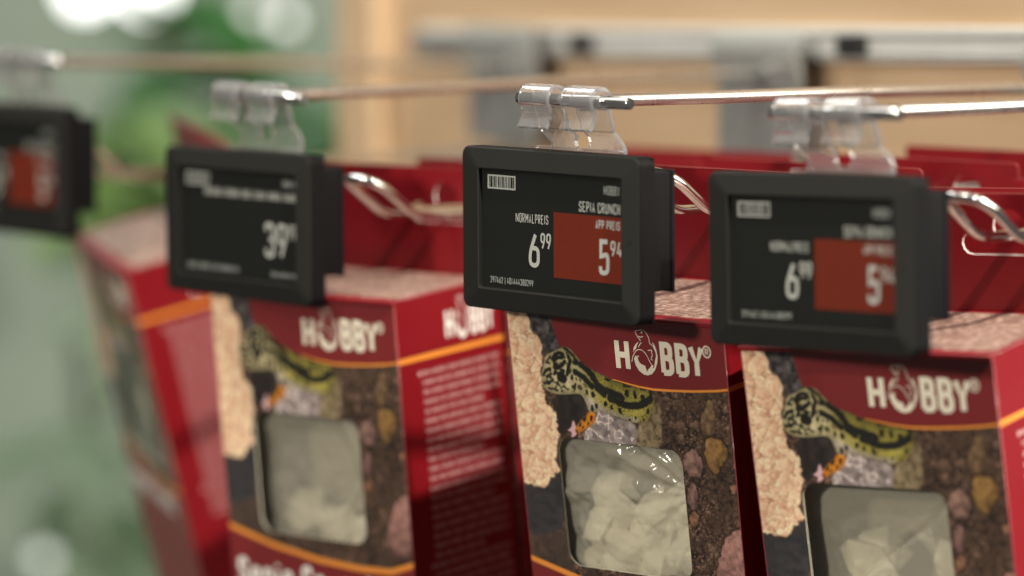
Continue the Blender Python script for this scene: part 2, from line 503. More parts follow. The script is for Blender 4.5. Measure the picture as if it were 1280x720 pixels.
PRONG = [(-357.0, 91.8, -2.5), (-133.8, 50.7, -3.8), (17.6, 39.9, 5.6), (121.7, 60.1, 2.5)]     # centre of the two wires at the bend
PLATE_S = [-171, 19, 210, 318]
HOOK_LAB = ['chromed double wire hook holding the single askew box and its label', 'chromed double wire hook carrying the label priced 39',
            'chromed double wire hook carrying the sharp 5.94 label', 'chromed double wire hook carrying the blurred 5.94 label beside the bright red box side']
for i in range(4):
    F = frame_of(LABELS[i])
    dz = BAR_DZ[i]
    ax, ay = F @ Vector((-19, BAR_Y, BAR_Z + dz)), F @ Vector((30.5, BAR_Y, BAR_Z + dz))
    root = empty('display_hook', tuple(wall_pt(PLATE_S[i], 20, 0) * MM))
    tag(root, HOOK_LAB[i], 'hook', 'double wire hooks on the wooden wall')
    inv = -Vector(wall_pt(PLATE_S[i], 20, 0))
    def loc(p): return Vector(p) + inv
    mb = MB(); mb.tube([loc(ax), loc(ax * .5 + ay * .5), loc(ay)], 1.85, 20, round_end=True)
    mb.build('cross_bar', M['chrome'], root, angle=40)
    mid = F @ Vector((8, BAR_Y, BAR_Z + dz))
    end = wall_pt(PLATE_S[i], [33, 36, 37, 38][i], 8)
    d = (end - mid).normalized()
    mb = MB(); mb.tube([loc(mid + d * 1.5), loc(mid + d * 60), loc(mid * .5 + end * .5 + Vector((0, 0, .4))), loc(end)], 1.95, 16)
    mb.build('label_arm', M['zinc'], root, angle=40)
    # prong: two wires joined at the raised tip
    cx, cy, cz = PRONG[i]
    yw = R(8)
    X = Vector((math.cos(yw), math.sin(yw), 0)); Y = Vector((-math.sin(yw), math.cos(yw), 0))
    b0 = Vector((cx, cy, cz))
    back = (wall_pt(0, 0, 6) - b0).dot(WN) / Y.dot(WN)
    tips = []
    mb = MB()
    path = [b0 + X * 7 + Y * back, b0 + X * 7, b0 + X * 7 - Y * 14 + Vector((0, 0, 9.5)), b0 + X * 5 - Y * 20 + Vector((0, 0, 12.5)),
            b0 - X * 5 - Y * 20 + Vector((0, 0, 12.5)), b0 - X * 7 - Y * 14 + Vector((0, 0, 9.5)), b0 - X * 7, b0 - X * 7 + Y * back]
    mb.tube([loc(p) for p in fillet(path, 5.0, 6)], 1.5, 14)
    mb.build('prong_loop', M['chrome'], root, smooth=False, angle=40)
    pb = b0 + Y * back
    # steel plate with the folded top that grips the rail
    ps = MB()
    for a, b_, z0, z1 in ((-27, 27, -17, 22),):
        ps.box(a, b_, -3.0, -1.0, z0, z1, bev=0.5)
    pl = ps.build('back_plate', M['steel'], root); pl.rotation_euler = (0, 0, WY); pl.location = tuple((-WN * 11) * MM)
    lp = MB()
    prof = [(-13.6, 14), (-16.5, 22), (-17.0, 27), (-14.5, 30.5), (-11, 29.5)]
    pro2 = [(-12.4, 14), (-15.2, 22), (-15.6, 26.6), (-14.0, 28.9), (-11, 28.0)]
    n = len(prof)
    vs = [(-28, y, z) for y, z in prof] + [(-28, y, z) for y, z in pro2] + [(28, y, z) for y, z in prof] + [(28, y, z) for y, z in pro2]
    fs = []
    for k in range(n - 1):
        fs += [(k, k + 1, 2 * n + k + 1, 2 * n + k), (n + k, 3 * n + k, 3 * n + k + 1, n + k + 1), (k, n + k, n + k + 1, k + 1), (2 * n + k, 2 * n + k + 1, 3 * n + k + 1, 3 * n + k)]
    lp.add(vs, fs)
    lo = lp.build('rail_clamp', M['clamp'], root, angle=50); lo.rotation_euler = (0, 0, WY)
    # cross bar on the wall that the prong wires are welded to
    cp = wall_pt((pb - W0).dot(WX), cz, 3.0)
    c2 = wall_pt(PLATE_S[i], cz, 3.0)
    mb = MB(); mb.tube([loc(cp - WX * 11), loc(cp), loc(c2), loc(c2 + WX * 4)] if (c2 - cp).dot(WX) > 0.5 else [loc(cp + WX * 11), loc(cp), loc(c2), loc(c2 - WX * 4)], 2.4, 10)
    mb.build('weld_bar', M['steel'], root)

# ------------------------------------------------------------------ price labels
LW, LH, T1, T2 = 79.27, 48.0, 7.12, 15.03
OX0, OX1, OZ = -30.8, 33.0, 17.6

def make_bezel():
    mb = MB()
    def ring(in_x0, in_x1, in_z0, in_z1, r, y):
        return [(x, y, z) for x, z in rrect(in_x0, in_x1, in_z0, in_z1, r)]
    w, h = LW / 2, LH / 2
    L = [ring(-w + .15, w - .15, -h + .15, h - .15, 2.6, T1), ring(-w, w, -h, h, 2.8, T1 - .5), ring(-w, w, -h, h, 2.8, 1.7),
         ring(-w + .12, w - .12, -h + .12, h - .12, 2.7, 1.25), ring(-w + .45, w - .45, -h + .45, h - .45, 2.4, .95),
         ring(OX0 - .35, OX1 + .35, -OZ - .35, OZ + .35, .8, 0.0), ring(OX0, OX1, -OZ, OZ, .6, 0.18), ring(OX0, OX1, -OZ, OZ, .6, 1.7)]
    rings(mb, L[:4], mi=1, cap_first=True)
    rings(mb, L[3:])
    return mb

def make_back():
    mb = MB()
    w = LW / 2
    mb.box(-w + .6, w - .6, T1 - .3, T2 - 1.0, -14.6, 19.6, bev=.6)
    # rear cover: a plate with a proud rim
    mb.box(-w + .25, w - .25, T2 - 1.7, T2, -15.0, 20.0, bev=.55)
    # rim following the step of the front shell
    mb.box(-w + .2, w - .2, T1 - .9, T1 + .1, -23.6, 23.75, bev=.45)
    return mb

def make_clip(dz):
    """two clear saddles over the bar, one plate with a rounded notch between its legs"""
    cy, cz = BAR_Y, BAR_Z + dz
    th = 1.35
    cen = [(4.6, -9.0), (4.5, -7.2), (3.7, -4.4)]
    for k in range(15):
        a = R(-38 + k * (252 / 14)); cen.append((3.75 * math.cos(a), 3.75 * math.sin(a)))
    cen += [(-2.5, -3.6), (-2.35, -4.6), (-2.9, -5.8), (-4.2, -8.2)]
    off, fsx = stroke2d(cen, th)
    prof = [(p.x + cy, p.y + cz) for p in off]
    n = len(prof) // 2
    out = MB()
    for x0, x1 in ((-14.4, -1.4), (4.5, 18.0)):
        vs = []
        for x, ins in ((x0, .22), (x0 + .25, 0), (x1 - .25, 0), (x1, .22)):
            for j in range(n):
                a = Vector(prof[2 * j]); b = Vector(prof[2 * j + 1]); c = (a + b) / 2
                for q in (a, b):
                    d = c - q
                    q2 = q + d * (ins / (th / 2)) if ins else q
                    vs.append((x, q2.x, q2.y))
        m = 2 * n; fs = []
        for l in range(3):
            for j in range(n - 1):
                for s in (0, 1):
                    a, b = l * m + 2 * j + s, l * m + 2 * j + 2 + s
                    q = (a, b, b + m, a + m)
                    fs.append(q if s else q[::-1])
            fs.append((l * m, l * m + m, l * m + m + 1, l * m + 1))
            e = l * m + 2 * n - 2
            fs.append((e, e + 1, e + 1 + m, e + m))
        for j in range(n - 1):
            fs.append((2 * j, 2 * j + 1, 2 * j + 3, 2 * j + 2))
            e = 3 * m
            fs.append((e + 2 * j, e + 2 * j + 2, e + 2 * j + 3, e + 2 * j + 1))
        out.add(vs, fs)
    return out

def make_clip_plate(dz):
    cz = BAR_Z + dz
    y0, y1 = BAR_Y + 3.95, BAR_Y + 5.3
    zt = cz - 8.6
    base = 18.5
    # outline (x, z) with rounded notch
    pts = [(-14.2, zt), (-13.6, zt - 1.2), (-9.2, zt - 4.2), (-9.0, base), (23.2, base), (23.0, zt - 5.2), (21.6, zt - 3.0), (18.0, zt - 0.2), (17.8, zt), (4.6, zt)]
    for k in range(9):
        a = R(35 - k * (250 / 8)); pts.append((4.4 + 3.6 * math.cos(a) * (1.0 if k < 5 else .9), zt - 3.6 + 2.9 * math.sin(a)))
    pts.append((-1.4, zt))
    v, f = poly_fan(pts)
    mb = MB()
    n = len(v)
    mb.add([(p[0], y0, p[1]) for p in v] + [(p[0], y1, p[1]) for p in v], [tuple(q) for q in f] + [tuple(i + n for i in reversed(q)) for q in f])
    k = len(pts)
    vs = [(p[0], y0, p[1]) for p in pts] + [(p[0], y1, p[1]) for p in pts]
    mb.add(vs, [(i, (i + 1) % k, k + (i + 1) % k, k + i) for i in range(k)])
    # base flange on top of the housing
    mb.box(-13.5, 23.4, y0 - 2.2, y0 - .02, 24.05, 24.75, bev=.15)
    return mb

def scr(x, z, o=0.0): return (x, 1.34 - o, z)
def text_obj(parent, name, mat, s, x0, z0, width, h, t, gap=0.22):
    mb = MB(); text2d(mb, s, x0, z0, width, h, t, lambda x, z, o=0.0: (x, 1.30 - o, z), gap); return mb.build(name, mat, parent)
def quad(mb, x0, x1, z0, z1, o=0.0, mi=0):
    mb.add([scr(x0, z0, o), scr(x1, z0, o), scr(x1, z1, o), scr(x0, z1, o)], [(0, 1, 2, 3)], mi)

def make_barcode(parent, x0, x1, z0, z1):
    mb = MB(); quad(mb, x0, x1, z0, z1, 0, 0)
    rnd = random.Random(4); x = x0 + .7
    while x < x1 - .9:
        w = rnd.choice((.25, .35, .5, .9)); 
        if x + w > x1 - .5: break
        quad(mb, x, x + w, z0 + .45, z1 - .45, .02, rnd.choice((1, 1, 2)))
        x += w + rnd.choice((.22, .3, .5))
    mb.build('barcode', [M['ink_white'], M['screen'], M['ink_green']], parent)

def pseudo_line(mb, x0, x1, z0, z1, seed, to3, mi=0, words=True):
    """small print that cannot be read: rows of tiny letter-like strokes"""
    rnd = random.Random(seed); x = x0; h = z1 - z0; t = h * .16
    left = rnd.randint(3, 8)
    while x < x1:
        w = h * rnd.uniform(.32, .5)
        if words and left == 0:
            x += h * .5; left = rnd.randint(3, 9); continue
        k = rnd.randint(0, 2)
        segs = [[(x, z0), (x, z1)], [(x + w - t, z0), (x + w - t, z1 * .7 + z0 * .3)]]
        if k == 0: segs.append([(x, z0 + t / 2), (x + w - t, z0 + t / 2)])
        if k >= 1: segs.append([(x, z0 + h * .6), (x + w - t, z0 + h * .6)])
        for sg in segs:
            v, f = stroke2d(sg, t); mb.add([to3(p[0], p[1]) for p in v], f, mi)
        x += w + h * .12; left -= 1

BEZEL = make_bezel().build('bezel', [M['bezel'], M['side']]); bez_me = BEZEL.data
for p in bez_me.polygons: p.use_smooth = False
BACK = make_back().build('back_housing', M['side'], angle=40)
LAB_TXT = ['black price label, very blurred, with red price field, over the askew red box',
           'black price label showing 39 in white without any red field',
           'sharp black price label reading SEPIA CRUNCH, 6.99 and 5.94 on red',
           'slightly blurred black price label with 5.94 on red, above the bright sided box']
for i, t in enumerate(LABELS):
    root = empty('price_label', tuple(c * MM for c in t[:3]), (R(t[4]), R(t[5]), R(t[3])))
    tag(root, LAB_TXT[i], 'price label', 'electronic price labels hanging from the hooks')
    if i == 0: bz, bk = BEZEL, BACK
    else:
        bz = BEZEL.copy(); col.objects.link(bz); bk = BACK.copy(); col.objects.link(bk)
    bz.parent = root; bk.parent = root
    mb = MB(); mb.add([(OX0, 1.6, -OZ), (OX1, 1.6, -OZ), (OX1, 1.6, OZ), (OX0, 1.6, OZ)], [(0, 1, 2, 3)])
    mb.add([(OX0 + .9, 1.4, -OZ + .5), (OX1 - .4, 1.4, -OZ + .5), (OX1 - .4, 1.4, OZ - .4), (OX0 + .9, 1.4, OZ - .4)], [(0, 1, 2, 3)], 1)
    sc = mb.build('screen', [M['hole'], M['screen']], root)
    make_barcode(sc, -28.0, -15.2, 11.8, 15.95)
    mb = MB(); mb.box(35.9, 36.5, .10, .62, -.5, .5); mb.build('light_sensor', M['hole'], root)
    if i != 1:
        mb = MB(); quad(mb, 1.9, 32.0, -12.6, 6.4); mb.build('red_field', M['ink_red'], sc)
        text_obj(sc, 'brand_text', M['ink_grey'], 'HOBBY', 24.1, 12.55, 7.0, 2.7, .36)
        text_obj(sc, 'name_text', M['ink_white'], 'SEPIA CRUNCH', 13.3, 7.2, 17.9, 3.05, .36, .26)
        text_obj(sc, 'normal_price_text', M['ink_white'], 'NORMALPREIS', -15.1, 2.55, 14.7, 2.75, .28, .32)
        text_obj(sc, 'normal_price', M['ink_white'], '6', -9.3, -10.3, 5.0, 10.3, 1.3)
        text_obj(sc, 'normal_price_cents', M['ink_white'], '99', -3.9, -4.75, 4.7, 4.8, .62)
        text_obj(sc, 'app_price_text', M['ink_white'], 'APP PREIS', 20.5, 2.7, 10.6, 2.6, .34, .28)
        text_obj(sc, 'app_price', M['ink_white'], '5', 22.0, -10.4, 4.5, 10.3, 1.35)
        text_obj(sc, 'app_price_cents', M['ink_white'], '94', 27.0, -4.9, 4.9, 4.6, .65)
        text_obj(sc, 'article_number', M['ink_grey'], '297462 | 4011444380299', -26.9, -16.0, 19.6, 1.95, .27)
    else:
        text_obj(sc, 'price', M['ink_white'], '39', 15.2, -9.7, 11.8, 11.4, 1.45)
        text_obj(sc, 'price_cents', M['ink_white'], '99', 27.5, -3.6, 4.5, 5.2, .6)
        mb = MB(); pseudo_line(mb, 25, 31.8, 13.4, 15.8, 3, scr); mb.build('brand_text', M['ink_grey'], sc)
        mb = MB(); pseudo_line(mb, -17.5, 32, 8.9, 11.6, 5, scr); mb.build('name_text', M['ink_white'], sc)
        mb = MB(); pseudo_line(mb, -27.5, 0, -15.6, -13.6, 7, scr); pseudo_line(mb, 18.5, 32, -15.6, -14.0, 8, scr); mb.build('article_number', M['ink_grey'], sc)
    cl = make_clip(BAR_DZ[i]).build('clip', M['clear'], root, angle=35)
    cp = make_clip_plate(BAR_DZ[i]).build('clip_plate', M['clear'], root, angle=35)
    for mm_, fl_ in ((cl.data, False), (cp.data, True)):
        bm = bmesh.new(); bm.from_mesh(mm_); bmesh.ops.remove_doubles(bm, verts=bm.verts, dist=1e-6); bmesh.ops.recalc_face_normals(bm, faces=bm.faces); bm.to_mesh(mm_); bm.free()
        for p in mm_.polygons: p.use_smooth = not fl_
        if not fl_: mm_.set_sharp_from_angle(angle=R(35))

# ------------------------------------------------------------------ printed pictures (computed per vertex)
def hash2(ix, iy, k):
    h = np.sin(ix * 127.1 + iy * 311.7 + k * 74.7) * 43758.5453
    return h - np.floor(h)
def vnoise(x, y, k=0):
    ix, iy = np.floor(x), np.floor(y); fx, fy = x - ix, y - iy
    fx = fx * fx * (3 - 2 * fx); fy = fy * fy * (3 - 2 * fy)
    a = hash2(ix, iy, k); b = hash2(ix + 1, iy, k); c = hash2(ix, iy + 1, k); d = hash2(ix + 1, iy + 1, k)
    return (a * (1 - fx) + b * fx) * (1 - fy) + (c * (1 - fx) + d * fx) * fy
def fbm(x, y, k=0, o=4):
    s = 0; a = .5; 
    for i in range(o): s = s + a * vnoise(x * 2 ** i, y * 2 ** i, k + i); a *= .5
    return s
def voro(x, y, k=0):
    ix, iy = np.floor(x), np.floor(y)
    f1 = np.full(x.shape, 9.); f2 = np.full(x.shape, 9.); cid = np.zeros(x.shape); cx = np.zeros(x.shape); cy = np.zeros(x.shape)
    for dx in (-1, 0, 1):
        for dy in (-1, 0, 1):
            jx, jy = ix + dx, iy + dy
            px = jx + hash2(jx, jy, k); py = jy + hash2(jx, jy, k + 9)
            d = np.hypot(px - x, py - y)
            n1 = d < f1
            f2 = np.where(n1, f1, np.minimum(f2, d)); cid = np.where(n1, hash2(jx, jy, k + 17), cid)
            cx = np.where(n1, px, cx); cy = np.where(n1, py, cy); f1 = np.where(n1, d, f1)
    return f1, f2, cid, x - cx, y - cy
def seg_dist(x, y, a, b):
    ax, ay = a; bx, by = b; dx, dy = bx - ax, by - ay; l = dx * dx + dy * dy + 1e-9
    t = np.clip(((x - ax) * dx + (y - ay) * dy) / l, 0, 1)
    return np.hypot(x - ax - t * dx, y - ay - t * dy)
def sdf(x, y, P):
    d = np.full(x.shape, 1e9); ins = np.zeros(x.shape, bool); n = len(P)
    for i in range(n):
        a, b = P[i], P[(i + 1) % n]
        d = np.minimum(d, seg_dist(x, y, a, b))
        c = ((a[1] > y) != (b[1] > y)) & (x < (b[0] - a[0]) * (y - a[1]) / ((b[1] - a[1]) + 1e-12) + a[0])
        ins ^= c
    return np.where(ins, -d, d)
def cov(d, w=.14): return np.clip(.5 - d / (2 * w), 0, 1)
def smoothpoly(P, it=2):
    for _ in range(it):
        Q = []
        for i in range(len(P)):
            a, b = P[i], P[(i + 1) % len(P)]
            Q += [(a[0] * .75 + b[0] * .25, a[1] * .75 + b[1] * .25), (a[0] * .25 + b[0] * .75, a[1] * .25 + b[1] * .75)]
        P = Q
    return P
class Pic:
    def __init__(s, x, y): s.x, s.y = x, y; s.c = np.zeros(x.shape + (3,))
    def put(s, col_, a):
        col_ = np.asarray(col_, float)
        s.c = s.c * (1 - a[..., None]) + (col_ if col_.ndim > 1 else col_[None, :]) * a[..., None]
def C255(c): return np.array(lin(c))
def mixc(a, b, t): return C255(a)[None, :] * (1 - t[:, None]) + C255(b)[None, :] * t[:, None]

GECKO = [(-31.0, -21.9), (-30.1, -19.0), (-28.7, -15.6), (-27.7, -14.3), (-24.5, -13.1), (-20.6, -11.4), (-18.2, -11.7), (-16.0, -13.7), (-13.9, -15.8), (-11.1, -17.5), (-8.8, -18.3), (-4.8, -19.7), (-0.2, -20.9), (5.0, -21.8), (9.7, -22.1), (13.1, -22.6), (13.9, -24.8), (12.7, -28.6), (10.9, -31.0), (8.4, -32.7), (5.4, -33.2), (2.5, -32.7), (-2.1, -31.7), (-6.2, -31.1), (-8.8, -30.4), (-10.5, -31.3), (-12.9, -31.2), (-13.5, -28.9), (-14.4, -26.9), (-15.8, -25.6), (-21.3, -26.5), (-26.2, -26.7), (-29.7, -25.6), (-31.0, -23.8)]
LEG = [(-12.5, -30.7), (-10.1, -31.2), (-10.5, -34.1), (-13.1, -36.0), (-16.4, -37.4), (-18.4, -38.9), (-19.6, -37.7), (-17.9, -35.5), (-14.9, -33.1)]
FOOT = [(-22.6, -37.8), (-20.7, -37.0), (-19.9, -34.6), (-19.3, -34.6), (-18.9, -36.3), (-17.9, -36.9), (-18.6, -38.6), (-19.8, -39.6), (-21.1, -39.8), (-20.5, -38.1)]
BELLY = [(-14.1, -26.6), (-11.2, -27.3), (-7.2, -29.4), (-2.0, -30.8), (3.2, -31.7), (7.3, -31.8), (5.4, -33.2), (2.5, -32.8), (-2.1, -31.8), (-6.2, -31.2), (-8.9, -30.5), (-11.6, -31.1), (-13.2, -29.4)]
MARKS = [([(-25.7, -15.8), (-24.6, -14.3), (-22.7, -13.5), (-21.2, -13.8), (-21.6, -14.8), (-23.5, -15.2), (-25.2, -16.5)], 0.84), ([(-25.1, -18.4), (-23.3, -18.0), (-21.6, -16.9), (-20.9, -16.2)], 1.03), ([(-23.3, -20.6), (-21.8, -21.2), (-22.2, -21.8), (-23.4, -21.5)], 1.78), ([(-19.2, -14.4), (-18.4, -15.7), (-19.2, -17.2), (-19.7, -18.9), (-20.2, -20.1)], 0.94), ([(-20.4, -11.9), (-18.6, -12.7), (-17.0, -14.2), (-15.7, -16.0), (-14.7, -17.1)], 0.75), ([(-17.0, -16.1), (-15.8, -16.2)], 1.03), ([(-30.0, -20.9), (-29.0, -19.6), (-27.7, -19.0)], 0.7), ([(-30.1, -23.5), (-28.3, -23.6), (-26.2, -22.2)], 0.61), ([(-28.6, -21.5), (-26.9, -20.4)], 0.61), ([(-28.4, -25.0), (-26.0, -25.3), (-24.6, -23.7), (-25.7, -22.9)], 0.42), ([(-23.5, -24.6), (-21.9, -24.0), (-20.5, -24.8)], 0.47), ([(-18.4, -20.4), (-18.5, -21.4)], 0.66), ([(-17.3, -23.1), (-17.7, -24.6)], 0.56), ([(-28.3, -17.0), (-27.2, -15.5)], 0.47), ([(-14.0, -16.6), (-11.8, -18.0), (-10.2, -19.8), (-8.7, -22.0), (-6.5, -23.7), (-3.6, -24.4), (-0.7, -24.8), (1.0, -25.6)], 1.5), ([(-17.0, -19.1), (-15.0, -19.9), (-13.3, -20.7), (-11.7, -22.2), (-10.6, -23.1)], 1.31), ([(-8.9, -23.4), (-6.1, -25.3)], 1.41), ([(-3.8, -26.3), (-1.5, -26.8), (0.7, -27.7), (3.7, -28.0), (6.6, -27.7), (9.1, -27.0), (12.2, -25.1)], 1.59), ([(3.1, -23.7), (3.0, -24.4)], 1.12), ([(6.1, -23.7), (6.4, -25.0)], 0.84), ([(9.2, -24.7), (9.2, -27.0)], 1.12), ([(12.6, -22.6), (12.5, -23.7)], 1.03), ([(-4.9, -20.2), (-3.6, -20.5)], 0.66), ([(2.2, -21.8), (4.4, -21.9)], 0.56), ([(8.8, -22.3), (10.5, -22.5)], 0.56), ([(-5.8, -27.8), (-5.9, -28.3)], 0.84), ([(-3.7, -28.9), (-3.7, -29.3)], 0.84), ([(-0.4, -29.7), (-0.2, -30.1)], 0.94), ([(-12.9, -24.8), (-13.0, -25.5)], 0.66), ([(-10.7, -25.4), (-10.5, -25.9)], 1.12), ([(5.6, -31.4), (5.6, -31.6)], 0.66), ([(3.1, -32.3), (3.2, -32.5)], 0.56), ([(8.8, -31.6), (8.8, -31.9)], 0.56), ([(-9.6, -29.0), (-9.5, -29.3)], 0.84), ([(-11.4, -29.5), (-11.5, -30.4)], 0.75), ([(10.9, -28.7), (10.6, -29.7)], 0.66), ([(-12.2, -32.8), (-12.3, -33.8)], 0.66), ([(-14.8, -33.2), (-15.3, -34.0)], 0.66), ([(-16.9, -35.3), (-17.2, -36.1)], 0.56), ([(-13.6, -34.9), (-13.7, -35.4)], 0.47), ([(-18.5, -37.7), (-18.6, -38.1)], 0.52), ([(-15.9, -36.1), (-16.0, -36.4)], 0.42)]
DARKROCK = [(-27.1, -26.6), (-15.1, -25.3), (-13.4, -28.5), (-15.1, -32.4), (-18.3, -36.4), (-21.5, -37.7), (-24.3, -40.3), (-25.9, -40.9), (-26.5, -36.2), (-27.3, -32.5)]
CRYSTAL = [(-9.8, -30.5), (-5.6, -31.1), (0.1, -32.5), (5.4, -33.4), (6.2, -37.1), (4.4, -41.0), (-3.5, -42.6), (-11.9, -42.5), (-15.9, -40.9), (-15.8, -37.6), (-12.1, -34.9), (-10.1, -32.9)]
TANROCK = [(6.2, -33.6), (9.8, -31.2), (13.5, -26.7), (16.4, -26.0), (14.6, -41.9), (4.2, -42.8)]
FLAKES = [(-45.1, 1.2), (-35.9, 1.8), (-33.3, -7.2), (-28.7, -11.5), (-31.2, -19.8), (-30.8, -27.8), (-28.2, -31.1), (-26.0, -39.0), (-28.4, -47.4), (-27.8, -50.8), (-34.6, -57.3), (-42.2, -56.9), (-48.3, -56.9)]
GRAYROCK = [(-35.9, 1.8), (-26.8, 2.4), (-24.0, -4.3), (-22.4, -11.6), (-27.8, -16.0), (-29.0, -11.5), (-33.3, -7.2)]
SLATE = [(-45.1, -56.0), (-34.6, -57.3), (-27.7, -50.2), (-25.7, -51.8), (-26.7, -65.9), (-28.9, -70.8), (-44.4, -73.9)]
REDCURVE = [(-24.1, 3), (-24.4, -4.3), (-22.6, -11.0), (-17.7, -13.0), (-11.6, -17.1), (-1.8, -20.3), (6.7, -21.6), (13.9, -22.0), (26.7, -21.5), (38.0, -20.5), (47.2, -19.0), (47.2, 3)]
STONES = [([(34.2, -23.5), (36.2, -23.9), (37.0, -28.9), (36.2, -33.4), (33.5, -35.4), (30.8, -34.5), (30.5, -30.6), (32.8, -27.0)], (104, 82, 58)), ([(32.8, -35.4), (36.4, -34.8), (39.6, -37.0), (40.2, -40.4), (37.0, -43.5), (35.7, -46.4), (33.7, -46.0), (31.6, -41.7), (31.5, -37.8)], (122, 92, 52)), ([(23.7, -40.8), (27.5, -38.5), (29.7, -41.9), (30.1, -46.4), (27.5, -48.7), (23.7, -47.0), (22.1, -43.8)], (120, 92, 82)), ([(24.0, -50.4), (26.9, -49.5), (26.9, -53.5), (26.9, -58.0), (24.4, -58.8), (23.0, -55.0)], (112, 84, 78)), ([(34.6, -68.6), (38.7, -63.6), (42.3, -62.1), (45.4, -65.1), (45.8, -74.1), (43.4, -83.4), (33.5, -84.6), (31.4, -78.0)], (134, 98, 90)), ([(23.6, -59.5), (26.6, -58.6), (26.4, -62.6), (24.5, -64.0), (22.7, -61.9)], (120, 86, 66)), ([(39.6, -49.4), (42.4, -48.5), (42.9, -50.7), (40.6, -52.1)], (125, 90, 72)), ([(-43.7, -74.2), (-38.1, -71.8), (-34.1, -76.1), (-35.8, -83.4), (-42.7, -84.2)], (92, 72, 62))]
BOTTOMARC = [(-42.75, -80.4), (-41.6, -80.8), (-22.8, -85.2), (-0.4, -88.3), (18.0, -89.3), (32.7, -88.8), (41.6, -86.0), (42.75, -85.6)]
TOPARC = [(-2.0, -20.1), (2.5, -20.8), (8.2, -21.6), (13.9, -22.0), (21.0, -21.8), (29.5, -21.3), (38.0, -20.5), (42.75, -19.75)]
PGAIN = 1.25     # printed inks measured in the dim shop light, brought to paper reflectance

def flakes_colour(x, y):
    """heap of thin pale flakes: three layers of ragged chips lying over each other"""
    c = np.tile(C255((168, 118, 90)), (len(x), 1))
    for k, (cell, ang, thr) in enumerate(((3.6, .5, .0), (4.4, 1.1, .35), (3.4, -.3, .5), (5.0, .8, .60))):
        ca, sa = math.cos(ang), math.sin(ang)
        wx = x + 1.8 * (fbm(x * .6, y * .6, 21 + k, 3) - .5); wy = y + 1.8 * (fbm(x * .6 + 7, y * .6, 33 + k, 3) - .5)
        u = (wx * ca + wy * sa) / (cell * 1.1); v = (-wx * sa + wy * ca) / (cell * .55)
        f1, f2, cid, dx, dy = voro(u, v, 3 + 5 * k)
        a = (cid > thr) * np.clip((f2 - f1 - .02) * 7, 0, 1) * np.clip((.84 - f1) * 7, 0, 1) * np.clip(.55 + 1.2 * (fbm(x * .5, y * .5, 12 + k, 3)), 0, 1)
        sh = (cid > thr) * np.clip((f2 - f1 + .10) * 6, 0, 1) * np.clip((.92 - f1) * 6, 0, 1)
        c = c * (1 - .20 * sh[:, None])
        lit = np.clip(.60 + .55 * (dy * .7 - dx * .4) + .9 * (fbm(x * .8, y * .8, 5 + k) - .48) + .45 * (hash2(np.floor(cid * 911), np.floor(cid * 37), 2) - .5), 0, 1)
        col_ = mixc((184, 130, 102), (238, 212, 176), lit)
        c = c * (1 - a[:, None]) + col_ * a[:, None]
    return c

